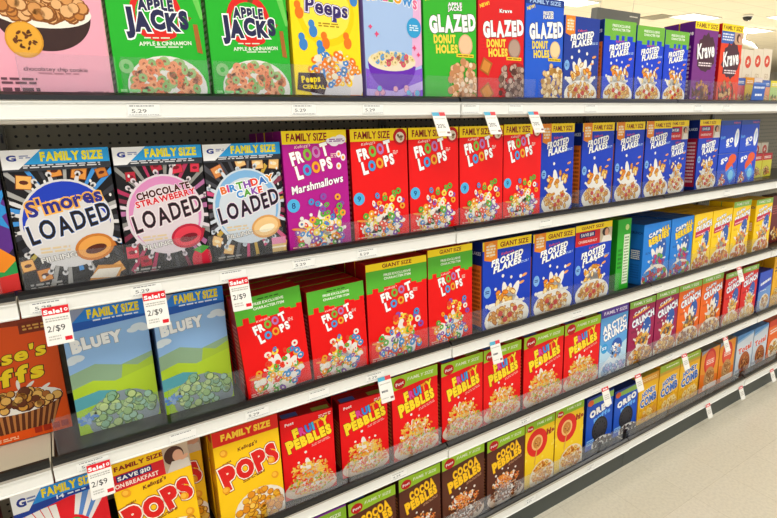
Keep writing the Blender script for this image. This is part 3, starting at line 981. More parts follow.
def simple(W, Hh, dp, kind, seed=1):
    """the remaining designs, each one its own print"""
    w_ = '#ffffff'
    if kind == 'cookie':
        a = Art(W, Hh, dp, '#f2a9bc', side='#d98aa2', top='#d98aa2', seed=seed)
        a.ell(.46, .56, .42, .36, '#3f2a28', n=40, a0=180, a1=360)
        a.ell(.46, .565, .43, .15, '#f6efe2', n=30)
        a.pile(.46, .6, .38, .08, 90, 'ball', ['#d99a5a', '#c9823c', '#e8b47a'], .06, dark='#8e5424')
        a.ell(.27, .385, .16, .17, '#d9962c'); a.ell(.27, .388, .145, .155, '#eaaa38')
        a.pile(.27, .388, .1, .06, 16, 'crumb', ['#5a3012', '#6a3a18'], .025)
        a.text('chocolatey chip cookie', .5, .205, .56, .026, '#5a3040', bold=0, sp=.05)
        a.dashes(.34, .17, .7, .185, 1, '#c07a8c')
        a.dashes(.02, .1, .32, .15, 2, '#6a4450'); a.dashes(.02, .05, .36, .09, 1, '#6a4450')
        a.dashes(.66, .04, .95, .07, 1, '#a8707f')
    elif kind == 'marshduck':
        a = Art(W, Hh, dp, '#ffe119', side='#f2c80c', top='#f2c80c', seed=seed)
        a.ell(.5, .74, .42, .42, '#ffd400'); a.ell(.5, .76, .36, .36, '#ffe84a')
        a.text('Peeps', .52, .78, .6, .11, '#3a2a6a', rot=-4, bold=.03, out='#f6f0ff', ow=.05, out2='#4a3a8a', ow2=.08)
        a.dashes(.38, .62, .68, .66, 2, '#b08a1c')
        for u, v, c in ((.12, .72, '#f07a1c'), (.3, .58, '#3f86d0'), (.15, .47, '#3f86d0'), (.47, .49, '#f07a1c'), (.8, .5, '#f07a1c'), (.92, .86, '#3f86d0'), (.4, .42, '#3f86d0')):
            a.ell(u, v, .06, .075, c); a.ell(u - .02, v + .06, .045, .05, c, step=.2)
        a.ell(.6, .16, .42, .34, '#d8d4d8', n=30)
        a.pile(.6, .28, .38, .14, 90, 'ring', ['#f07a1c', '#3f86d0', '#ffd31c', '#f3e6c4', '#e8902c'], .05, dark='#f3ead6')
        a.poly([(.02, .1), (.05, .24), (.4, .24), (.46, .16), (.4, .06)], '#3a2232')
        a.text('Peeps', .22, .19, .26, .05, '#ffe119', rot=4, bold=.05)
        a.text('CEREAL', .26, .125, .32, .03, '#ffe119', bold=.04)
        a.rect(.8, .01, .95, .06, '#f07a1c'); a.dashes(.04, .01, .4, .03, 1, '#6a5a1c')
        a.panel('L'); a.ell(.5, .7, .3, .25, '#5a4a1c'); a.ell(.5, .5, .26, .3, '#f07a1c'); a.ell(.4, .3, .3, .3, '#4a3a2a'); a.panel('F')
    elif kind == 'purplebowl':
        a = Art(W, Hh, dp, '#a8c4ee', side='#7a6ad0', top='#a89ae0', seed=seed)
        a.poly([(0, .0), (0, .3), (.4, .22), (1, .32), (1, 0)], '#8a5ad8'); a.poly([(0, .12), (.5, .1), (1, .2), (1, .12), (.5, .04), (0, .06)], '#c9b2f2')
        a.poly([(.8, .3), (1, .35), (1, .95), (.86, .9)], '#e8b4dc')
        a.text('MALLOWS', .5, .9, .84, .07, ['#f2a52c', '#3f8fd6', '#e86a9a', '#5fae3d'], rot=-4, arch=.25, bold=.06, out=w_, ow=.05)
        a.ell(.46, .36, .42, .4, '#6a2ab8', n=28, a0=180, a1=360); a.ell(.46, .37, .42, .14, '#efe2c4')
        a.pile(.46, .39, .38, .05, 60, 'ring', ['#e8d49a', '#f0dca8', '#d9506a', '#5f9fd8'], .045, dark='#b09a5a')
        a.ell(.86, .68, .13, .14, '#2f9fd8'); a.dashes(.78, .65, .94, .71, 3, '#d9eef8')
        for u, v in ((.1, .66), (.2, .6), (.86, .5), (.93, .44)):
            a.burst(u, v, .04, .02, 4, '#e84a7a')
        a.pile(.5, .1, .45, .04, 12, 'ball', ['#f2b0c8', '#6fc0ea'], .045, dark='#a87ac0')
    elif kind == 'monster':
        a = Art(W, Hh, dp, '#2a1c34', side='#181020', top='#181020', seed=seed)
        a.ell(.7, .5, .4, .4, '#5a2a86'); a.burst(.8, .6, .3, .15, 8, '#2f8fd6'); a.ell(.8, .6, .14, .14, '#e9e9f2')
        a.rect(.3, .1, 1, .24, '#2a9a4a'); a.poly([(.2, .0), (.2, .08), (1, .16), (1, .04)], '#d8302c'); a.ell(.82, .26, .2, .14, '#f08a1c', n=5)
        a.rect(0, .9, 1, 1, '#e8c81c'); a.text('FAMILY SIZE', .5, .95, .8, .05, '#2a1c34', bold=.04)
    elif kind == 'minipack':
        top_ = seed == 28
        a = Art(W, Hh, dp, '#1048cc', side='#123a9a', top='#8f96c8', seed=seed)
        if top_:
            a.rect(0, .86, 1, 1, '#2a4a9c'); a.text("Kellogg's", .8, .93, .34, .05, '#e2566e', bold=.02)
            a.text('fun', .14, .5, .2, .09, '#5fa6f0', rot=8, bold=.05)
            a.text('go', .48, .42, .34, .2, '#ffffff', rot=10, bold=.04)
            a.dashes(.34, .16, .6, .22, 1, '#dfe8f6', rot=8)
            a.ell(.84, .46, .11, .24, w_, rot=-6, n=26); a.ell(.84, .46, .06, .14, '#c9dcf6', rot=-6)
        else:
            a.text('go', .3, .84, .32, .16, w_, rot=10, bold=.04)
            a.ell(.72, .82, .2, .13, '#ef5a1c', rot=8)
            a.ell(.6, .55, .2, .17, '#ef5a1c', rot=-20)
            a.poly([(.42, .42), (.72, .62), (.98, .3), (.7, .04)], '#2f8ff0'); a.ell(.7, .32, .13, .13, '#7fd0f6')
            a.poly([(.1, .2), (.3, .34), (.42, .1), (.26, .02)], '#e9e2da'); a.pile(.24, .2, .18, .16, 22, 'flake', ['#ef6a1c', '#e0301c', '#f6f0e6'], .06)
    elif kind == 'cream':
        a = Art(W, Hh, dp, '#e9dcc6', side='#d8c8ae', top='#d8c8ae', seed=seed)
        a.ell(.5, .78, .3, .3, '#d8452c'); a.burst(.5, .78, .18, .08, 5, '#f3e2cf')
        a.text('GO', .55, .52, .4, .08, '#c9b090', bold=.02); a.rect(.1, .1, .5, .36, '#c98a5a'); a.dashes(.1, .4, .9, .46, 2, '#b49a7a')
        a.pile(.6, .14, .4, .1, 20, 'flake', ['#b5733a', '#d9a25c', '#8a4a24'], .09)
    elif kind in ('pk_yellow', 'pk_red', 'pk_white', 'pk_orange', 'pk_green', 'pk_mix'):
        c, d_, e_ = {'pk_yellow': ('#f2c81c', '#e89a1c', '#8a6a1c'), 'pk_red': ('#d8505a', '#3f5fb0', '#f0b0a0'), 'pk_white': ('#e6d6cf', '#b08aa0', '#8a7a9a'), 'pk_orange': ('#e8925c', '#4a6ab4', '#f3d0a0'), 'pk_green': ('#b5cf7a', '#e8d83a', '#5a8a3a'), 'pk_mix': ('#d8d03a', '#c41c24', '#6a2a1c')}[kind]
        a = Art(W, Hh, dp, c, side=d_, top=d_, seed=seed)
        a.rect(0, .72, 1, 1, d_) if kind != 'pk_white' else a.dashes(.2, .3, .8, .9, 6, d_)
        a.dashes(.15, .78, .85, .9, 2, '#f6efe0')
        a.pile(.5, .25, .4, .15, 22, 'flake', ['#d98c34', '#f0c27c', e_], .1)
    elif kind == 'save10':
        return flakes(W, Hh, dp, 'save', seed)
    elif kind == 'cinnamon_green':
        a = Art(W, Hh, dp, '#2fb02a', side='#23941f', top='#5a7a1c', seed=seed)
        a.rect(.5, .08, .92, .78, '#e3efd6'); a.dashes(.55, .1, .88, .76, 16, '#7a9a6a'); a.ell(.7, .88, .14, .14, '#c9e08a'); a.dashes(.1, .3, .4, .6, 5, '#1c7a1a')
    elif kind == 'arctic':
        a = Art(W, Hh, dp, '#5fa6e6', side='#2a5ab4', top='#5a3a9a', seed=seed)
        a.rect(0, .88, 1, 1, '#5a3aa0'); a.text('FAMILY SIZE', .52, .94, .84, .045, '#efe6fa', bold=.03)
        a.poly([(0, 0), (0, .5), (.4, .3), (1, .46), (1, 0)], '#bfe0f6'); a.poly([(0, .12), (.4, .28), (1, .1), (1, 0), (0, 0)], '#e6f2fa')
        a.text('ARCTIC', .5, .74, .84, .1, w_, rot=10, bold=.06, out='#1f4aa4', ow=.045)
        a.text('CRUNCH', .54, .62, .84, .1, w_, rot=10, bold=.06, out='#1f4aa4', ow=.045)
        a.ell(.16, .42, .12, .12, '#2f9fe0'); a.dashes(.08, .4, .24, .45, 2, w_)
        a.ell(.62, .4, .2, .2, '#2a5ab4'); a.burst(.6, .34, .24, .14, 8, w_)
        a.pile(.6, .34, .2, .1, 22, 'ball', ['#8fb8e8', w_, '#e9a25c', '#5f8fd0'], .05, dark='#3a6ab0')
        a.pile(.5, .08, .46, .08, 60, 'ball', ['#a8cdf0', '#6f9fd8', w_, '#c9b8e8'], .05, dark='#3a6ab0')
    elif kind == 'bluebowl':
        a = Art(W, Hh, dp, '#2c4fc0', side='#1c2c8e', top='#1c2c8e', seed=seed)
        a.poly([(0, .0), (0, .5), (1, .62), (1, 0)], '#6f9ad8')
        a.dashes(.12, .62, .9, .74, 1, '#f4f6fa', rot=10)
        a.ell(.55, .2, .36, .34, '#f0e6d4'); a.pile(.55, .22, .28, .14, 46, 'pillow', ['#e0b06a', '#b8783a', '#f0cf94'], .06, dark='#7a4a1c')
        a.dashes(.1, .5, .6, .54, 1, '#dfe6f6')
    elif kind == 'yellowplain':
        a = Art(W, Hh, dp, '#f2b21c', side='#d99a12', top='#8a4a1c', seed=seed)
        a.dashes(.1, .68, .9, .8, 2, '#5a2410', rot=4); a.pile(.5, .2, .44, .16, 50, 'flake', FFC, .07)
    elif kind == 'ohs':
        a = Art(W, Hh, dp, '#f8cf1c', side='#a8641c', top='#b8841c', seed=seed)
        a.rect(0, .88, 1, 1, '#93bf2b'); a.ell(.16, .91, .11, .08, '#c9131a'); a.text('Post', .16, .91, .15, .03, w_, bold=.03); a.text('FAMILY SIZE', .64, .945, .5, .035, '#eef6d8', bold=.02, shear=.2)
        for i in range(22):
            a.ell(a.r.uniform(0, 1), a.r.uniform(.3, .88), .04, .04, '#fbdc4a', n=6, step=.1)
        a.ell(.4, .66, .35, .36, '#e0261c', n=30); a.ell(.4, .66, .19, .2, '#f3c07a'); a.ell(.4, .66, .14, .15, '#c98234')
        a.pile(.4, .66, .08, .05, 10, 'crumb', ['#8a4a1c', '#e0a35c'], .03)
        a.poly([(.38, .6), (.3, .34), (.33, .33), (.42, .6)], '#e0a84a')
        a.text('h', .78, .76, .1, .08, '#a8341c', bold=.06); a.text("!s", .9, .76, .13, .08, '#a8341c', bold=.06)
        a.ell(.6, .1, .44, .42, '#f3e6c8', n=26); a.pile(.6, .14, .36, .18, 95, 'ring', ['#f0b23c', '#e89a2c', '#f6cc6a', '#d9822a'], .05, dark='#a8601c')
    elif kind == 'oreo':
        a = Art(W, Hh, dp, '#1a56cc', side='#0f2a86', top='#0f2a7a', seed=seed)
        a.rect(0, .86, 1, 1, '#1c3a9a'); a.poly([(.1, .86), (.1, .95), (1, .98), (1, .86)], '#93bf5a'); a.ell(.14, .9, .11, .08, '#e0622a')
        a.text('OREO', .52, .72, .78, .11, w_, rot=10, bold=.08, out='#0f2a7a', ow=.05, sp=.1)
        a.text('puffs', .58, .59, .6, .075, '#6fb8ff', rot=10, bold=.07)
        a.ell(.52, .34, .3, .32, '#232228', n=26); a.ell(.52, .34, .25, .27, '#3a383e', n=26)
        for i in range(12):
            t_ = 2 * pi * i / 12
            a.ell(.52 + .2 * cos(t_), .34 + .13 * sin(t_), .03, .03, '#1c1b20', n=6, step=.1)
        a.rect(.04, .1, .3, .2, '#8fc4f6'); a.dashes(.06, .12, .28, .18, 2, '#1a56cc')
        a.ell(.62, .05, .4, .18, '#f0ece6'); a.pile(.62, .07, .36, .07, 46, 'ball', ['#2a2228', '#4a3434', '#f0ece6', '#5a4440'], .05, dark='#18141a')
    elif kind == 'comb':
        a = Art(W, Hh, dp, '#f7be1e', side='#e8a41c', top='#b8a43a', seed=seed)
        if seed % 2:
            a.rect(0, .86, 1, 1, '#a4c23c'); a.dashes(.3, .91, .9, .95, 1, '#eef6d8'); a.rect(0, .8, 1, .86, '#d9a83c')
        else:
            a.rect(0, .84, 1, 1, '#e8a02c'); a.dashes(.1, .88, .9, .95, 2, '#f8dc9a')
        for i in range(5):
            for j in range(4):
                a.ring(.15 + j * .25 + (i % 2) * .12, .08 + i * .07, .12, .1, '#e8a21c', n=6, step=0)
        a.text('HONEY', .52, .62, .66, .1, '#2468c4', rot=9, bold=.05, out='#f6f2e4', ow=.07, arch=.2)
        a.text('COMB', .52, .46, .8, .16, '#2468c4', rot=9, bold=.05, out='#f6f2e4', ow=.06)
        a.dashes(.3, .33, .7, .36, 1, '#7a5a1c')
        a.pile(.6, .14, .36, .12, 30, 'ring', ['#f6cf6a', '#e8a23c', '#fbe09a'], .09, dark='#c98a2c')
    elif kind == 'oval':
        a = Art(W, Hh, dp, '#f29a2c', side='#b5722c', top='#8e8a86', seed=seed)
        a.poly([(0, .9), (.5, 1), (0, 1)], '#8e9ab0')
        a.poly([(0, .0), (0, .45), (1, .3), (1, 0)], '#f07a1c')
        a.ell(.5, .68, .33, .42, '#d9302a'); a.ell(.5, .68, .26, .34, '#e8563c'); a.dashes(.3, .62, .72, .75, 3, '#fbe6da')
        a.ell(.52, .28, .3, .36, '#c9925a'); a.pile(.52, .3, .24, .15, 40, 'flake', ['#b5733a', '#d9a25c', '#e8c08a'], .07, dark='#7a4a1c')
        a.rect(.2, .02, .95, .14, '#f2e2d2')
    elif kind == 'total':
        a = Art(W, Hh, dp, '#d3dde8', side='#8fa8c4', top='#4a7ac0', seed=seed)
        a.poly([(0, .86), (1, .96), (1, 1), (0, 1)], '#4f8fd0'); a.poly([(0, .8), (1, .92), (1, .96), (0, .86)], '#8fbce6')
        a.text('Total', .5, .6, .76, .13, '#e0563c', rot=6, bold=.06, out='#f6f8fa', ow=.03)
        a.dashes(.2, .5, .8, .52, 1, '#8a8ea0')
        a.ell(.55, .2, .34, .4, '#b5602c', rot=20); a.pile(.55, .22, .26, .15, 50, 'flake', ['#c9743a', '#e0a060', '#8e4420'], .08, dark='#6a3014')
        a.dashes(.02, .04, .4, .1, 2, '#5a7ab0')
    elif kind == 'orangebox':
        a = Art(W, Hh, dp, '#f26a1c', side='#c94f12', top='#c94f12', seed=seed)
        a.rect(0, .84, 1, 1, '#e03a1c'); a.dashes(.1, .62, .9, .76, 2, '#f6efe6', rot=4)
        a.ell(.5, .2, .4, .36, '#f6e6cf'); a.pile(.5, .22, .34, .15, 40, 'flake', FFC, .08)
    elif kind == 'greenpurple':
        a = Art(W, Hh, dp, '#9a1c9a', side='#2a1c6a', top='#3a2c9a', seed=seed)
        a.rect(0, .82, 1, .98, '#8fc22c'); a.poly([(0, .98), (1, .98), (1, 1), (0, 1)], '#8a2aa0'); a.text('FAMILY SIZE', .6, .91, .6, .04, '#eef6d8', bold=.03)
        a.panel('T'); a.rect(.05, .1, .5, .6, '#3a4ac0'); a.rect(.6, .15, .95, .6, '#7a8a3a'); a.panel('F')
        a.pile(.5, .3, .44, .3, 80, 'crumb', RICE, .05)
    elif kind == 'darkred':
        a = Art(W, Hh, dp, '#6a1014', side='#3a0a0c', top='#3a0a0c', seed=seed)
        a.dashes(.1, .6, .9, .8, 4, '#b0504a'); a.pile(.5, .2, .4, .15, 30, 'flake', FFC, .08)
    return a.build()

# ------------------------------------------------------------------ room
ROOM = dict(x0=-9, x1=40, y0=-8, y1=18)
def plane(name, x0, x1, y0, y1, z0, z1, m):
    o = boxes(name, [(x0, x1, y0, y1, z0, z1)], m)
    o['kind'] = 'structure'
    return o
plane('floor', ROOM['x0'], ROOM['x1'], ROOM['y0'], ROOM['y1'], -0.1, 0, M_floor)
plane('ceiling', ROOM['x0'], ROOM['x1'], ROOM['y0'], ROOM['y1'], CEIL, CEIL + 0.1, M_ceil)
plane('wall_back', ROOM['x0'], ROOM['x1'], ROOM['y1'], ROOM['y1'] + 0.1, 0, CEIL, M_wall)
plane('wall_right', ROOM['x1'], ROOM['x1'] + 0.1, ROOM['y0'], ROOM['y1'], 0, CEIL, M_wall)

def troffer(x, y, label, group='ceiling light panels'):
    t = empty('ceiling_light', (x, y, CEIL))
    tag(t, label, 'ceiling light', group)
    boxes('frame', [(-.61, .61, -.305, -.29, -.03, 0), (-.61, .61, .29, .305, -.03, 0), (-.61, -.595, -.29, .29, -.03, 0), (.595, .61, -.29, .29, -.03, 0)], M_frame, t)
    boxes('diffuser', [(-.595, .595, -.29, .29, -.02, -.005)], M_lit, t)
TR = [(13.6, 6.32, 'bright ceiling light panel above the purple cereal box'),
      (17.3, 6.72, 'small far ceiling light panel just above the cream boxes'),
      (15.6, 5.1, 'ceiling light panel at the right edge, above the dark camera dome'),
      (9.45, 6.62, 'ceiling light panel at the top edge, above the navy flakes box')]
for x, y, l in TR:
    troffer(x, y, l)
for i, (x, y) in enumerate(LAMPS_AISLE):
    troffer(x, y, 'ceiling light panel over the aisle, out of the picture', 'aisle ceiling light panels')

# ceiling vent
v = empty('ceiling_vent', (12.85, 6.82, CEIL))
tag(v, 'grey ceiling vent between the grey sign and a light panel', 'ceiling vent')
boxes('vent_frame', [(-.3, .3, -.3, -.27, -.02, 0), (-.3, .3, .27, .3, -.02, 0), (-.3, -.27, -.27, .27, -.02, 0), (.27, .3, -.27, .27, -.02, 0)], M_vent, v)
boxes('vent_slats', [(-.27, .27, -.25 + i * .06, -.215 + i * .06, -.018, -.004) for i in range(9)], M_vent, v)

# security dome
def lathe(name, prof, m, parent=None, n=24):
    V, F = [], []
    for r, z in prof:
        for i in range(n):
            V.append((r * cos(2 * pi * i / n), r * sin(2 * pi * i / n), z))
    for j in range(len(prof) - 1):
        for i in range(n):
            F.append((j * n + i, j * n + (i + 1) % n, (j + 1) * n + (i + 1) % n, (j + 1) * n + i))
    F.append(tuple(range(n))[::-1])
    F.append(tuple(range((len(prof) - 1) * n, len(prof) * n)))
    return mesh_obj(name, V, F, m, parent)
dm = empty('security_camera', (14.35, 5.5, CEIL))
tag(dm, 'small dark dome camera hanging under the ceiling', 'security camera')
lathe('mount_ring', [(.1, -.0), (.12, -.03), (.1, -.05)], M_frame, dm)
lathe('dome', [(.1, -.05), (.095, -.08), (.07, -.12), (.02, -.14)], M_dome, dm)

# hanging aisle sign
sg = empty('aisle_sign', (8.14, 4.92, 3.43))
tag(sg, 'grey rectangular sign hanging above the green-topped blue boxes', 'sign')
boxes('sign_panel', [(0, 1.2, 0, .12, -.22, 0)], M_sign, sg)
for xx in (.15, 1.05):
    boxes('hanger', [(xx, xx + .008, .056, .064, 0, CEIL - 3.43)], M_frame, sg)
ta = Art(.3, .08, .002, '#72767b')
ta.P = []
ta.panel('F')
ta.dashes(.1, .3, .9, .75, 1, '#ffffff')
lt = bpy.data.objects.new('sign_lettering', ta.build('sign_lettering'))
COL.objects.link(lt); lt.parent = sg; lt.location = (.86, -.001, -.115)

# dark and pale hanging fixture seen beyond the cream boxes
tk = empty('hanging_fixture', (17.0, 6.75, 3.72))
tag(tk, 'pale hanging fixture with dark ends above the cream boxes', 'ceiling fixture')
def tube(name, pts, r, m, parent, n=8):
    V, F = [], []
    for i, p in enumerate(pts):
        for k in range(n):
            t = 2 * pi * k / n
            V.append((p[0], p[1] + r * cos(t), p[2] + r * sin(t)))
    for i in range(len(pts) - 1):
        for k in range(n):
            F.append((i * n + k, i * n + (k + 1) % n, (i + 1) * n + (k + 1) % n, (i + 1) * n + k))
    return mesh_obj(name, V, F, m, parent)
tube('fixture_body', [(-.5, 0, -.22), (-.25, 0, -.17), (0, 0, -.16), (.4, 0, -.2), (.7, 0, -.3)], .07, M_frame, tk)
tube('dark_end', [(-1.0, 0, -.3), (-.75, 0, -.22), (-.5, 0, -.2)], .045, M_dome, tk)
tube('dark_end', [(.62, 0, -.22), (.85, 0, -.33), (1.0, 0, -.45)], .06, M_dome, tk)
boxes('hanger', [(-.01, .01, -.01, .01, -.16, .18)], M_frame, tk)

# ------------------------------------------------------------------ gondola
SW = 1.2177
X0 = -0.0962
R = {k: H - D * q for k, q in dict(A=.0065, B=.319, C=.635, D=.950, E=1.276).items()}
LEAN = radians(4)
DEPTH = .47
ROWN = dict(A='top', B='second', C='third', D='fourth', E='bottom')
SEC = {-1: 'leftmost', 0: 'left-hand', 1: 'middle', 2: 'right-hand', 3: 'farthest'}
FENCES = {  # clear fronts: (x0, x1, height) per row, clipped to the bay they stand in
    'A': [(-.02, .16, .075), (.17, .36, .075), (.37, .62, .075), (.64, .74, .075), (.8, .98, .06), (1.0, 1.1, .06), (1.14, 1.3, .06), (1.33, 1.47, .06), (1.5, 1.66, .07), (1.68, 2.05, .08), (2.07, 2.3, .08), (2.36, 2.6, .08), (2.62, 2.9, .08), (2.92, 3.4, .08)],
    'B': [(-.4, -.12, .08), (-.08, .3, .075), (.32, .52, .07), (.56, .76, .06), (.78, 1.1, .06), (1.14, 1.4, .06), (1.42, 1.72, .06), (1.74, 2.0, .07), (2.02, 2.32, .07), (2.36, 2.52, .07), (2.68, 3.0, .08), (3.02, 3.3, .06)],
    'C': [(-.08, .17, .1), (.18, .38, .1), (.4, .62, .07), (.64, .78, .07), (.8, 1.08, .075), (1.14, 1.3, .09), (1.32, 1.6, .09), (1.62, 2.1, .09), (2.36, 2.7, .09), (2.72, 3.1, .09), (3.12, 3.5, .08)],
    'D': [(.42, .7, .06), (.71, .95, .075), (.97, 1.1, .075), (1.14, 1.35, .075), (1.37, 1.6, .075), (1.62, 1.95, .075), (1.97, 2.3, .08), (2.36, 2.7, .08), (2.72, 3.1, .08), (3.12, 3.5, .08), (3.58, 3.9, .08)],
    'E': [(.95, 1.1, .08), (1.14, 1.38, .08), (1.42, 1.5, .1), (1.54, 1.82, .08), (1.84, 2.1, .08), (2.12, 2.3, .08), (2.36, 2.7, .07), (2.72, 3.1, .07), (3.12, 3.5, .07), (3.58, 4.0, .07)],
}
PRICES = {'A': [(.203, '5.29'), (.59, '5.29'), (.801, '5.29'), (1.16, ''), (1.36, ''), (1.75, ''), (2.5, ''), (2.75, '')],
          'B': [(-.042, '5.29'), (.16, '5.29'), (.37, ''), (.57, '5.29'), (.776, '5.29'), (1.555, ''), (2.35, ''), (2.9, '')],
          'C': [(-.012, '5.29'), (.2, ''), (.405, '5.29'), (.6, ''), (.801, '5.29'), (1.8, ''), (2.4, ''), (3.0, '')],
          'D': [(.897, '4.29'), (1.533, '4.29'), (2.0, ''), (2.6, ''), (3.1, ''), (3.4, '')],
          'E': [(1.608, '4.29'), (2.026, '4.29'), (2.5, ''), (2.9, ''), (3.3, '')]}

def gap_back(y):
    return -y * math.tan(LEAN)

for i in range(-1, 4):
    gx = X0 + i * SW
    g = empty('gondola_frame', (gx, DEPTH, 0))
    tag(g, 'tan pegboard frame with steel uprights behind the %s bay of cereal shelves' % SEC[i], 'shelving frame', None)
    boxes('pegboard', [(.015, SW - .015, .002, .02, .05, 1.98)], M_peg, g)
    boxes('upright', [(-.014, .014, -.012, .03, 0, 2.0)], M_steel, g, bevel=.002)
    boxes('slot_strip', [(-.009, -.004, -.0135, -.0115, z * .05 + .1, z * .05 + .125) for z in range(36)] + [(.004, .009, -.0135, -.0115, z * .05 + .1, z * .05 + .125) for z in range(36)], M_dome, g)
    if i == 3:
        boxes('upright', [(SW - .014, SW + .014, -.012, .03, 0, 2.0)], M_steel, g, bevel=.002)
    for k in 'ABCDE':
        z = R[k]
        s = empty('store_shelf', (gx, 0, z))
        tag(s, '%s shelf board with white price rail and black tray edge, %s bay' % (ROWN[k], SEC[i]), 'shelf')
        rh = .017 if k != 'E' else .020
        # sloping steel deck
        t = -math.tan(LEAN) * (DEPTH - .03)
        zt = .019
        extrude_x('deck', [(.012, zt), (DEPTH - .014, zt + t), (DEPTH - .014, zt + t - .02), (.04, zt - .026), (.012, -rh)], .0015, SW - .0015, M_deck, s)
        # white price rail with curled lips
        jog = -.003 if i % 2 else 0
        extrude_x('price_rail', [(jog, -rh + .003), (jog, rh - .003), (jog - .004, rh - .001), (jog - .004, rh + .001), (jog + .003, rh + .002), (.012, rh), (.012, -rh), (jog - .002, -rh - .002), (jog - .004, -rh + .001)], .002, SW - .002, M_rail, s)
        extrude_x('rail_lip', [(jog - .001, rh + .002), (.012, rh + .006), (.012, rh + .001)], .002, SW - .002, M_grey, s)
        if k == 'A':
            extrude_x('rail_lip', [(jog - .002, -rh - .003), (.012, -rh), (.012, -rh - .011), (jog, -rh - .009)], .002, SW - .002, M_grey, s)
        # black tray edge with its slots
        extrude_x('tray_edge', [(.004, rh + .004), (.004, rh + .014), (.014, rh + .02), (.022, rh + .02), (.022, rh + .004)], .003, SW - .003, M_black, s)
        if k == 'E':
            boxes('kick_plate', [(.001, SW - .001, .022, .034, -z, -.016)], M_kick, s)
        if i >= 0:
            ym, yn = .024, .43
            t0, t1 = zt - (ym - .012) * math.tan(LEAN), zt - (yn - .012) * math.tan(LEAN)
            extrude_x('pusher_tray', [(ym, t0 + .0002), (ym, t0 + .002), (yn, t1 + .002), (yn, t1 + .0002)], .006, SW - .006, M_black, s)
        # clear fences
        for (a, b_, h_) in FENCES[k]:
            lo, hi = gx + .01, gx + SW - .01
            if lo <= a and b_ <= hi:
                V = []
                a -= gx; b_ -= gx
                f_ = boxes('clear_fence', [(a, b_, .018, .0195, rh + .012, rh + .02 + h_), (a, a + .0015, .0195, .034, rh + .021, rh + .012 + h_)], M_haze if k in 'DE' else M_clear, s)
        for (x, tx) in PRICES[k]:
            if gx < x - .03 and x + .04 < gx + SW:
                pa = Art(.07, .026, .0004, '#f7f7f3', seed=int(x * 100) + 500)
                if tx:
                    pa.text(tx, .35, .42, .44, .3, '#55585c', bold=.0)
                pa.dashes(.08, .76, .8, .92, 1, '#8a8d90'); pa.dashes(.05, .06, .95, .16, 1, '#b0b2b4')
                po = bpy.data.objects.new('price_label', pa.build('price_label'))
                COL.objects.link(po); po.parent = s
                po.location = (x - .035 - gx, jog - .0012, -.013)

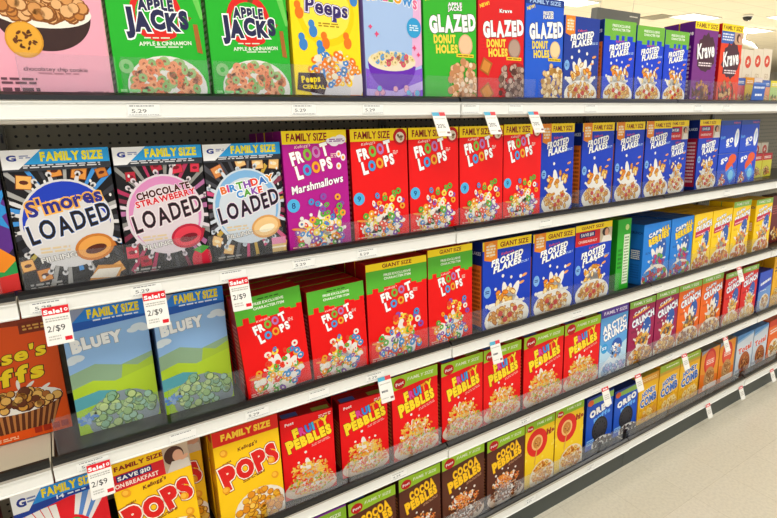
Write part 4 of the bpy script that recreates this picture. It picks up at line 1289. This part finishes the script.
# ------------------------------------------------------------------ cereal boxes
DESIGN = {
    'cookie': (lambda W, h, d: simple(W, h, d, 'cookie'), 'pink cookie cereal box with a brown bowl'),
    'apple': (lambda W, h, d: apple(W, h, d, 2), 'green apple ring cereal box'),
    'peeps': (lambda W, h, d: simple(W, h, d, 'marshduck'), 'yellow marshmallow cereal box with side panel'),
    'purplebowl': (lambda W, h, d: simple(W, h, d, 'purplebowl'), 'pale blue cereal box with a purple bowl'),
    'gl_green': (lambda W, h, d: glazed(W, h, d, '#35b52c', '#239a20', ('APPLE', 'JACKS'), ['#e8b48a', '#f0c8a0', '#c98a5c', '#f6dcc0'], seed=5, pillows=False), 'green glazed donut hole cereal box'),
    'gl_red': (lambda W, h, d: glazed(W, h, d, '#e0181c', '#b01014', ('Krave', ''), ['#9a7a6a', '#b89a8a', '#5a342a', '#c8aa9a'], seed=6), 'red glazed donut hole cereal box'),
    'gl_blue': (lambda W, h, d: glazed(W, h, d, '#1c5cd8', '#1440a8', ('FROSTED', 'FLAKES'), ['#e8c48a', '#f3d8a4', '#b8863c', '#f6e6c4'], fam=True, seed=7, pillows=False), 'blue glazed donut hole cereal box'),
    'ff_navy': (lambda W, h, d: flakes(W, h, d, 'navy', 8), 'navy frosted flake box with orange badge'),
    'ff_green': (lambda W, h, d: flakes(W, h, d, 'green', 9), 'blue frosted flake box with green top'),
    'ff_fam': (lambda W, h, d: flakes(W, h, d, 'family', 10), 'blue frosted flake box with yellow banner'),
    'ff_save': (lambda W, h, d: flakes(W, h, d, 'save', 11), 'blue flake box with red savings panel'),
    'ff_giant': (lambda W, h, d: flakes(W, h, d, 'giant', 12), 'giant blue frosted flake box'),
    'ff_giant_save': (lambda W, h, d: flakes(W, h, d, 'save', 13), 'giant blue flake box with red savings panel'),
    'kr_purple': (lambda W, h, d: krave(W, h, d, '#7a2a86', '#5a0c7a', 14), 'purple chocolate cereal box with yellow top'),
    'kr_orange': (lambda W, h, d: krave(W, h, d, '#e8401c', '#c4101c', 15, True), 'orange chocolate cereal box with yellow top'),
    'cream': (lambda W, h, d: simple(W, h, d, 'cream'), 'narrow cream box with a red disc'),
    'ld_s': (lambda W, h, d: loaded(W, h, d, 's', 21), "black s'mores filled cereal box"),
    'ld_b': (lambda W, h, d: loaded(W, h, d, 'b', 22), 'black and pink strawberry filled cereal box'),
    'ld_c': (lambda W, h, d: loaded(W, h, d, 'c', 23), 'black birthday cake filled cereal box'),
    'monster': (lambda W, h, d: simple(W, h, d, 'monster'), 'dark purple cereal box'),
    'fl_marsh': (lambda W, h, d: froot(W, h, d, '#b5128f', 'family', True, '8', 24), 'magenta fruit loop box with marshmallows'),
    'fl_fam': (lambda W, h, d: froot(W, h, d, '#f00a0a', 'family', seed=25), 'red fruit loop box with yellow banner'),
    'fl_green': (lambda W, h, d: froot(W, h, d, '#f00a0a', 'green', seed=26), 'red fruit loop box with green top'),
    'fl_giant': (lambda W, h, d: froot(W, h, d, '#f00a0a', 'giant', seed=27), 'giant red fruit loop box'),
    'mini': (lambda W, h, d: simple(W, h, d, 'minipack', 28), 'blue snack pack carton'),
    'puffs': (lambda W, h, d: puffs(W, h, d, 31), 'orange peanut butter puff cereal box'),
    'bluey': (lambda W, h, d: bluey(W, h, d, 32), 'pale blue and lime cereal box'),
    'cinn': (lambda W, h, d: simple(W, h, d, 'cinnamon_green', 33), 'green cereal box turned sideways'),
    'cc_blue': (lambda W, h, d: crunch(W, h, d, '#1f82e0', 'blue', 34), 'blue berry crunch cereal box'),
    'cc_yellow': (lambda W, h, d: crunch(W, h, d, '#ffd414', 'yellow', 35), 'yellow crunch cereal box'),
    'cc_yellow_fam': (lambda W, h, d: crunch(W, h, d, '#ffd414', 'yellow', 65), 'tall yellow crunch box with green strip'),
    'cc_maroon': (lambda W, h, d: crunch(W, h, d, '#a01450', 'maroon', 36), 'maroon crunch cereal box'),
    'cc_orange': (lambda W, h, d: crunch(W, h, d, '#f26a14', 'orange', 37), 'orange crunch cereal box'),
    'cc_red': (lambda W, h, d: crunch(W, h, d, '#e01c1c', 'red', 38), 'red crunch cereal box'),
    'swirl': (lambda W, h, d: redswirl(W, h, d, 41), 'red striped cereal box with blue banner'),
    'pops_save': (lambda W, h, d: pops(W, h, d, True, 42), 'yellow corn puff box with savings banner'),
    'pops': (lambda W, h, d: pops(W, h, d, False, 43), 'yellow corn puff box with red banner'),
    'fp': (lambda W, h, d: pebbles(W, h, d, 'fruity', False, 44), 'short red fruity rice cereal box'),
    'fp_fam': (lambda W, h, d: pebbles(W, h, d, 'fruity', True, 45), 'red fruity rice box with green strip'),
    'cp_fam': (lambda W, h, d: pebbles(W, h, d, 'cocoa', True, 46), 'brown cocoa rice box with green strip'),
    'arctic': (lambda W, h, d: simple(W, h, d, 'arctic', 47), 'icy blue crunch box with purple strip'),
    'bluebowl': (lambda W, h, d: simple(W, h, d, 'bluebowl', 48), 'short blue cereal box with a bowl'),
    'yplain': (lambda W, h, d: simple(W, h, d, 'yellowplain', 49), 'golden yellow cereal box'),
    'greenpurple': (lambda W, h, d: simple(W, h, d, 'greenpurple', 50), 'purple and green cereal box'),
    'ohs': (lambda W, h, d: simple(W, h, d, 'ohs', 51), 'yellow honey cereal box with red ring'),
    'oreo': (lambda W, h, d: simple(W, h, d, 'oreo', 52), 'blue cookie puff cereal box'),
    'comb_a': (lambda W, h, d: simple(W, h, d, 'comb', 54), 'golden honeycomb cereal box'),
    'comb_b': (lambda W, h, d: simple(W, h, d, 'comb', 53), 'golden honeycomb box with green strip'),
    'oval': (lambda W, h, d: simple(W, h, d, 'oval', 55), 'orange cereal box with red oval'),
    'total': (lambda W, h, d: simple(W, h, d, 'total', 56), 'pale blue-grey flake cereal box'),
    'orange': (lambda W, h, d: simple(W, h, d, 'orangebox', 57), 'bright orange cereal box'),
    'darkred': (lambda W, h, d: simple(W, h, d, 'darkred', 58), 'dark red cereal box'),
}
for k in ('pk_yellow', 'pk_red', 'pk_white', 'pk_orange', 'pk_green', 'pk_mix'):
    DESIGN[k] = ((lambda q: (lambda W, h, d: simple(W, h, d, q, 60)))(k), '')
SHORT = {k: ' '.join(v[1].replace('cereal box', 'box').split()[:6]) for k, v in DESIGN.items()}
SHORT.update({'ff_fam': 'yellow-bannered flake box', 'fl_green': 'green-topped fruit loop box', 'fl_giant': 'giant fruit loop box', 'fp_fam': 'green-striped red rice box', 'cp_fam': 'brown rice box', 'cc_yellow_fam': 'tall yellow crunch box', 'fl_marsh': 'magenta fruit loop box', 'fl_fam': 'red fruit loop box', 'fp': 'short red rice box', 'comb_b': 'green-striped honeycomb box', 'ff_giant': 'giant blue flake box', 'ff_giant_save': 'giant flake box with savings panel', 'kr_purple': 'purple chocolate cereal box', 'ohs': 'yellow honey box', 'pops_save': 'corn puff box with savings banner', 'pops': 'corn puff box with red banner', 'total': 'pale flake box', 'ld_b': 'black and pink box', 'ld_s': "black s'mores box", 'ld_c': 'black birthday cake box'})
MESH = {}
ORD = ['', 'second', 'third', 'fourth']
# row, design, x0, width, y, height, depth, boxes behind, where it stands, roll (deg)
BOX = [
 ('A', 'cookie', -.055, .207, .04, .31, .065, 0, 'at the left end of the top shelf', 0),
 ('A', 'apple', .160, .204, .04, .31, .065, 0, 'left one of the pair on the top shelf', 0),
 ('A', 'apple', .374, .204, .04, .31, .065, 0, 'right one of the pair on the top shelf', 0),
 ('A', 'peeps', .588, .204, .04, .31, .07, 0, 'on the top shelf beside the apple boxes', 0),
 ('A', 'purplebowl', .806, .198, .04, .31, .07, 0, 'on the top shelf beside the yellow one', 0),
 ('A', 'gl_green', 1.013, .208, .04, .335, .07, 0, 'on the top shelf', 0),
 ('A', 'gl_red', 1.229, .207, .04, .335, .07, 0, 'on the top shelf', 0),
 ('A', 'gl_blue', 1.442, .192, .04, .347, .07, 0, 'on the top shelf', 0),
 ('A', 'ff_navy', 1.640, .198, .04, .303, .07, 0, 'on the top shelf', 0),
 ('A', 'ff_green', 1.866, .198, .04, .308, .07, 0, 'leftmost of three on the top shelf', 0),
 ('A', 'ff_green', 2.074, .19, .04, .301, .07, 0, 'middle one of three on the top shelf', 0),
 ('A', 'ff_green', 2.272, .18, .04, .297, .07, 0, 'rightmost of three on the top shelf', 0),
 ('A', 'kr_purple', 2.494, .198, .04, .35, .07, 1, 'on the top shelf', 0),
 ('A', 'kr_orange', 2.722, .196, .04, .357, .07, 0, 'on the top shelf', 0),
 ('A', 'cream', 3.075, .104, .15, .285, .07, 0, 'leftmost of four at the top shelf end', 0),
 ('A', 'cream', 3.181, .104, .15, .285, .07, 0, 'second of four at the top shelf end', 0),
 ('A', 'cream', 3.287, .104, .15, .295, .07, 0, 'third of four at the top shelf end', 0),
 ('A', 'cream', 3.393, .104, .15, .30, .07, 0, 'rightmost of four at the top shelf end', 0),
 ('B', 'monster', -.29, .202, .05, .318, .065, 0, 'cut off by the left edge, second shelf', 0),
 ('B', 'ld_s', -.080, .206, .05, .316, .065, 1, 'on the second shelf', 0),
 ('B', 'ld_b', .133, .202, .05, .314, .065, 1, 'on the second shelf', 0),
 ('B', 'ld_c', .338, .206, .05, .313, .065, 1, 'on the second shelf', 0),
 ('B', 'fl_marsh', .548, .198, .04, .341, .065, 3, 'on the second shelf', 0),
 ('B', 'fl_fam', .759, .201, .04, .341, .065, 1, 'leftmost of four on the second shelf', 0),
 ('B', 'fl_fam', .966, .201, .04, .341, .065, 1, 'second of four on the second shelf', 0),
 ('B', 'fl_fam', 1.173, .198, .04, .341, .065, 1, 'third of four on the second shelf', 0),
 ('B', 'fl_fam', 1.375, .192, .04, .344, .065, 1, 'rightmost of four on the second shelf', 0),
 ('B', 'ff_fam', 1.612, .19, .08, .344, .065, 1, 'beside the red ones, second shelf', 0),
 ('B', 'ff_fam', 1.853, .206, .08, .343, .065, 1, 'second of four on the second shelf', 0),
 ('B', 'ff_fam', 2.073, .205, .08, .343, .065, 1, 'third of four on the second shelf', 0),
 ('B', 'ff_fam', 2.290, .204, .08, .344, .065, 1, 'last of four on the second shelf', 0),
 ('B', 'ff_save', 2.506, .165, .1, .344, .065, 0, 'pushed back on the second shelf', 0),
 ('B', 'ff_save', 2.733, .198, .08, .344, .065, 0, 'at the front of the second shelf', 0),
 ('C', 'puffs', -.245, .2, .19, .329, .065, 0, 'pushed back at the left edge, third shelf', 0),
 ('C', 'bluey', -.030, .198, .12, .34, .065, 1, 'left one of the pair, third shelf', 0),
 ('C', 'bluey', .180, .19, .1, .342, .065, 1, 'right one of the pair, third shelf', 0),
 ('C', 'fl_green', .397, .2, .04, .307, .065, 3, 'left one of the pair, third shelf', -3.5),
 ('C', 'fl_green', .606, .196, .04, .29, .065, 4, 'right one of the pair, third shelf', -1.5),
 ('C', 'fl_giant', .806, .24, .04, .341, .07, 2, 'left one of the pair, third shelf', 0),
 ('C', 'fl_giant', 1.052, .2, .04, .353, .07, 2, 'right one of the pair, third shelf', 0),
 ('C', 'ff_giant', 1.303, .254, .04, .347, .075, 2, 'left one of the pair, third shelf', 0),
 ('C', 'ff_giant', 1.568, .249, .04, .342, .075, 2, 'right one of the pair, third shelf', 0),
 ('C', 'ff_giant_save', 1.822, .243, .04, .345, .075, 1, 'on the third shelf', 0),
 ('C', 'cinn', 2.138, .10, .06, .335, .2, 0, 'on the third shelf', 0),
 ('C', 'cc_blue', 2.310, .222, .04, .294, .075, 3, 'left one of the pair, third shelf', 0),
 ('C', 'cc_blue', 2.540, .197, .04, .296, .075, 3, 'right one of the pair, third shelf', 0),
 ('C', 'cc_yellow', 2.746, .174, .04, .296, .065, 3, 'left one of the pair, third shelf', 0),
 ('C', 'cc_yellow', 2.926, .2, .04, .296, .065, 3, 'right one of the pair, third shelf', 0),
 ('C', 'cc_yellow_fam', 3.136, .194, .04, .322, .065, 1, 'left one of the pair, third shelf', 0),
 ('C', 'cc_yellow_fam', 3.395, .2, .04, .31, .065, 1, 'right one of the pair, third shelf', 0),
 ('C', 'darkred', 3.74, .2, .1, .3, .065, 0, 'at the far end of the third shelf', 0),
 ('D', 'swirl', -.43, .205, .04, .338, .065, 0, 'at the left edge, fourth shelf', 0),
 ('D', 'swirl', -.195, .2, .04, .338, .065, 0, 'beside the first price tag, fourth shelf', 0),
 ('D', 'pops_save', .030, .2, .04, .338, .065, 0, 'on the fourth shelf', -2),
 ('D', 'pops_save', .066, .2, .114, .338, .065, 1, 'pushed back, fourth shelf', 0),
 ('D', 'pops', .285, .2, .04, .337, .07, 2, 'on the fourth shelf', 0),
 ('D', 'fp', .496, .178, .064, .292, .06, 3, 'left one of the pair, fourth shelf', 0),
 ('D', 'fp', .704, .184, .06, .284, .06, 3, 'right one of the pair, fourth shelf', 0),
 ('D', 'fp_fam', .904, .203, .04, .333, .065, 2, 'leftmost of five, fourth shelf', 0),
 ('D', 'fp_fam', 1.125, .206, .04, .324, .065, 2, 'second of five, fourth shelf', 0),
 ('D', 'fp_fam', 1.336, .207, .04, .323, .065, 2, 'middle one of five, fourth shelf', 0),
 ('D', 'fp_fam', 1.560, .246, .04, .323, .065, 1, 'fourth of five, fourth shelf', 0),
 ('D', 'fp_fam', 1.814, .247, .04, .323, .065, 1, 'rightmost of five, fourth shelf', 0),
 ('D', 'arctic', 2.066, .206, .04, .336, .065, 1, 'on the fourth shelf', 0),
 ('D', 'cc_maroon', 2.285, .213, .04, .331, .065, 1, 'left one of the pair, fourth shelf', 0),
 ('D', 'cc_maroon', 2.505, .205, .04, .336, .065, 1, 'right one of the pair, fourth shelf', 0),
 ('D', 'cc_orange', 2.716, .218, .04, .335, .065, 1, 'left one of the pair, fourth shelf', 0),
 ('D', 'cc_orange', 2.942, .222, .04, .339, .065, 1, 'right one of the pair, fourth shelf', 0),
 ('D', 'cc_red', 3.195, .188, .04, .32, .065, 1, 'left one of the pair, fourth shelf', 0),
 ('D', 'cc_red', 3.394, .194, .04, .322, .065, 1, 'right one of the pair, fourth shelf', 0),
 ('D', 'bluebowl', 3.620, .165, .04, .257, .065, 1, 'on the fourth shelf', 0),
 ('D', 'yplain', 3.80, .2, .04, .33, .065, 1, 'at the right edge, fourth shelf', 0),
 ('E', 'greenpurple', .50, .213, .04, .33, .065, 0, 'on the bottom shelf', 0),
 ('E', 'cp_fam', .722, .2, .04, .322, .065, 1, 'leftmost of four, bottom shelf', 0),
 ('E', 'cp_fam', .938, .196, .04, .33, .065, 1, 'second of four, bottom shelf', 0),
 ('E', 'cp_fam', 1.144, .224, .04, .336, .065, 1, 'third of four, bottom shelf', 0),
 ('E', 'cp_fam', 1.385, .222, .04, .326, .065, 1, 'rightmost of four, bottom shelf', 0),
 ('E', 'ohs', 1.613, .19, .04, .326, .065, 1, 'left one of the pair, bottom shelf', 0),
 ('E', 'ohs', 1.810, .2, .04, .333, .065, 1, 'right one of the pair, bottom shelf', 0),
 ('E', 'oreo', 2.075, .21, .07, .292, .07, 1, 'left one of the pair, bottom shelf', 0),
 ('E', 'oreo', 2.300, .2, .07, .265, .07, 1, 'right one of the pair, bottom shelf', 0),
 ('E', 'comb_a', 2.510, .18, .07, .28, .07, 1, 'on the bottom shelf', 0),
 ('E', 'comb_b', 2.700, .2, .07, .295, .07, 1, 'left one of the pair, bottom shelf', 0),
 ('E', 'comb_b', 2.906, .212, .07, .297, .07, 1, 'right one of the pair, bottom shelf', 0),
 ('E', 'oval', 3.136, .205, .07, .27, .07, 1, 'left one of the pair, bottom shelf', 0),
 ('E', 'oval', 3.350, .19, .07, .272, .07, 1, 'right one of the pair, bottom shelf', 0),
 ('E', 'total', 3.566, .214, .07, .268, .07, 1, 'left one of the pair, bottom shelf', 0),
 ('E', 'total', 3.790, .195, .07, .268, .07, 1, 'right one of the pair, bottom shelf', 0),
 ('E', 'orange', 4.0, .2, .07, .27, .07, 1, 'at the right edge, bottom shelf', 0),
]
def deck_z(row, y):
    return R[row] + .0212 - (y - .012) * math.tan(LEAN)

YAW = {('D', .496): -6, ('D', .704): -4}   # boxes turned a little on the shelf
for row, key, x0, W, y0, h, dp, nb, where, roll in BOX:
    fn, desc = DESIGN[key]
    mk = (key, round(W, 2), round(h, 2))
    if mk not in MESH:
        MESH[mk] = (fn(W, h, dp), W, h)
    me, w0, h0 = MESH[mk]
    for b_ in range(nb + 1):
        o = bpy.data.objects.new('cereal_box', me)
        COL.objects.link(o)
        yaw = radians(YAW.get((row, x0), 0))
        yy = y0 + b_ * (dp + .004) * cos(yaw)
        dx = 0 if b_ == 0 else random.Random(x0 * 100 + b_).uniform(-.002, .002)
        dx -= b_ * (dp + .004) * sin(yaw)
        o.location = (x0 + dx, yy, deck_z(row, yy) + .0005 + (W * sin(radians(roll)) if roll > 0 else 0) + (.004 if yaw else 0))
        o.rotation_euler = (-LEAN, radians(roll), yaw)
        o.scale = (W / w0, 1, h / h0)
        if b_ == 0:
            tag(o, desc + ', ' + where, 'cereal box', 'cereal boxes: ' + desc)
        else:
            short = SHORT[key]
            where = where.replace(' one of the pair', ' stack').replace(' one of three', ' stack of three').replace('on the ', '')
            lb = 'right behind the front one' if b_ == 1 else '%d boxes behind the front one' % b_
            lb = {1: 'directly behind the front', 2: 'third from the front', 3: 'fourth from the front', 4: 'fifth from the front'}[b_]
            tag(o, '%s %s, %s' % (short, lb, where), 'cereal box', 'cereal boxes: ' + desc)
            o['label'] = ' '.join(o['label'].split())

# snack cartons stacked two high at the end of the second shelf
for i in range(2):
    for j in range(2):
        W, h, dp = .2, .168, .09
        mk = ('mini', i)
        if ('mini', j) not in MESH:
            MESH[('mini', j)] = simple(W, h * 1.0, dp, 'minipack', 28 if j else 29)
        o = bpy.data.objects.new('snack_carton', MESH[('mini', j)])
        COL.objects.link(o)
        yb = .08 + j * (h + .001) * sin(LEAN)
        o.location = (2.94 + i * .207, yb, deck_z('B', .08) + .0005 + j * (h + .001) * cos(LEAN))
        o.rotation_euler = (-LEAN, 0, 0)
        tag(o, 'blue snack pack carton, %s of the %s stack on the second shelf' % (['bottom', 'top'][j], ['left', 'right'][i]), 'carton', 'blue snack cartons')

# small packs at the far end of the top and second shelves
PK = [('A', 'pk_red', 2.945, .085, .06, .125, 'small red and blue pack at the far end of the top shelf'),
      ('A', 'pk_yellow', 3.035, .085, .06, .13, 'small yellow pack beside the red and blue pack'),
      ('A', 'pk_white', 3.125, .085, .06, .13, 'small whitish pack right of the yellow pack'),
      ('A', 'pk_orange', 3.215, .085, .06, .12, 'small orange and blue pack near the top shelf end'),
      ('A', 'pk_green', 3.305, .1, .06, .12, 'small green and yellow pack at the right edge, top shelf')]
for row, key, x0, W, y0, h, lb in PK:
    o = bpy.data.objects.new('snack_pack', DESIGN[key][0](W, h, .04))
    COL.objects.link(o)
    o.location = (x0, y0, deck_z(row, y0) + .0005)
    o.rotation_euler = (-LEAN, 0, 0)
    tag(o, lb, 'pack')
for i in range(3):
    o = bpy.data.objects.new('snack_pack', simple(.095, .2 + .0, .05, 'cream', 61))
    COL.objects.link(o)
    o.location = (3.62 + i * .1, .26, deck_z('B', .26) + .0005)
    o.rotation_euler = (-LEAN, 0, 0)
    tag(o, 'cream pack with red disc, %s of three behind the second shelf snack cartons' % ['leftmost', 'middle', 'rightmost'][i], 'pack', 'cream packs on the second shelf')
for i in range(2):
    o = bpy.data.objects.new('snack_pack', simple(.12, .14, .05, 'pk_mix', 62))
    COL.objects.link(o)
    o.location = (3.52 + i * .125, .17, deck_z('B', .17) + .0005)
    o.rotation_euler = (-LEAN, 0, 0)
    tag(o, 'red and yellow pack, %s one, beside the blue snack cartons' % ['left', 'right'][i], 'pack', 'red and yellow packs')

# blue shelf sign clipped to the top shelf's far end
ba = Art(.13, .085, .002, '#2a5cb4', seed=3)
ba.dashes(.08, .62, .92, .82, 1, '#dfe8f6'); ba.dashes(.25, .2, .8, .42, 1, '#eef2fa'); ba.rect(0, .9, 1, 1, '#5f86cc')
o = bpy.data.objects.new('shelf_sign', ba.build('shelf_sign'))
COL.objects.link(o)
o.location = (3.0, .0135, R['A'] + .036)
tag(o, 'small blue sign standing on the edge of the top shelf', 'sign')

# ------------------------------------------------------------------ hanging tags
def sale_tag(row, x, zt, kind, label, W=.052, h=.086, tilt=18, dy=0):
    a = Art(W, h, .0005, '#f6f4ee', seed=int(x * 100) + 900)
    if kind == 'sale':
        a.rect(0, .78, 1, 1, '#de1c2a')
        a.text('Sale!', .4, .87, .66, .1, '#ffffff', bold=.05)
        a.ell(.88, .88, .07, .07, '#ffffff'); a.ell(.88, .88, .035, .035, '#de1c2a')
        a.dashes(.08, .6, .92, .72, 2, '#b9b6ae')
        a.text('2/$9', .42, .43, .66, .15, '#2a2a2c', bold=.0)
        a.dashes(.1, .12, .55, .26, 2, '#c9c6be')
        a.rect(.68, .08, .95, .18, '#de1c2a')
    elif kind == 'pct':
        a.rect(0, .84, .55, 1, '#5ab4d6'); a.rect(.55, .84, 1, 1, '#e0484e')
        a.dashes(.1, .68, .9, .76, 1, '#c9c6be')
        if row == 'A':
            a.text('20%', .42, .42, .62, .16, '#4a4a4e', bold=.0)
        else:
            a.dashes(.14, .36, .62, .5, 1, '#6a6a6e')
        a.dashes(.1, .14, .6, .2, 1, '#c9c6be'); a.rect(.72, .1, .95, .18, '#8a5a60')
    else:
        a.rect(0, .8, 1, 1, '#de2a30'); a.text('Sale', .5, .9, .6, .1, '#ffffff', bold=.04)
        a.dashes(.15, .3, .85, .6, 3, '#c2bfb8')
    t = bpy.data.objects.new('sale_tag' if kind != 'pct' else 'price_tag', a.build('sale_tag'))
    COL.objects.link(t)
    # hangs from its top edge, the foot swinging out towards the aisle
    T = radians(tilt)
    t.rotation_euler = (-T, 0, 0)
    t.location = (x, -.0048 - h * sin(T), zt - h * cos(T))
    # little clip that hooks the card under the rail
    zc = R[row] - (.017 if row != 'E' else .020) - .002
    cl = boxes('tag_clip', [(.3 * W, .7 * W, -.0085, .006, zc - .0015, zc + .0001)], M_rail)
    cl.parent = t
    cl.matrix_parent_inverse = (Matrix.Translation(Vector(t.location)) @ Euler((-T, 0, 0)).to_matrix().to_4x4()).inverted() @ Matrix.Translation((x, 0, 0))
    tag(t, label, 'tag')
SG = [('B', -.057, 1.419, 'sale', 'white sale tag with red header, hanging left of the first pale blue box'),
      ('B', .147, 1.413, 'sale', 'white sale tag with red header, hanging between the two pale blue boxes'),
      ('B', .354, 1.412, 'sale', 'white sale tag with red header, over the left green-topped fruit loop box'),
      ('C', -.028, 1.000, 'sale', 'white sale tag with red header, beside the yellow corn puff box')]
for row, x, z, k, l in SG:
    sale_tag(row, x, z, k, l)
for row, x, z, l, W, h in [('A', 1.003, 1.828, 'white tag with blue and red header, leftmost of three under the top shelf', .05, .08),
                     ('A', 1.213, 1.828, 'white tag with blue and red header, middle of three under the top shelf', .05, .08),
                     ('A', 1.414, 1.828, 'white tag with blue and red header, rightmost of three under the top shelf', .05, .08),
                     ('C', .806, .992, 'white tag with blue and red header, left of the first tall red rice box', .05, .085),
                     ('C', 1.298, .996, 'white tag with blue and red header, above the third tall red rice box', .05, .085)]:
    sale_tag(row, x, z, 'pct', l, W, h, tilt=30 if row == 'A' else 20)
for row, x, z, l in [('D', 2.031, .576, 'small red-topped tag hanging over the left blue cookie puff box'),
                     ('D', 2.290, .568, 'small red-topped tag hanging over the right blue cookie puff box'),
                     ('D', 2.706, .568, 'small red-topped tag hanging over the golden boxes with green strips'),
                     ('D', 3.137, .560, 'small red-topped tag hanging over the orange boxes with red ovals'),
                     ('C', 3.141, .985, 'small red-topped tag hanging over the red crunch boxes'),
                     ('E', 3.079, .142, 'small red-topped tag above the floor, leftmost of three on the bottom rail'),
                     ('E', 3.472, .140, 'small red-topped tag above the floor, middle of three on the bottom rail'),
                     ('E', 3.892, .140, 'small red-topped tag above the floor, rightmost of three on the bottom rail')]:
    sale_tag(row, x, z, 'small', l, .05, .085, tilt=22)

bpy.data.objects.remove(_fo)
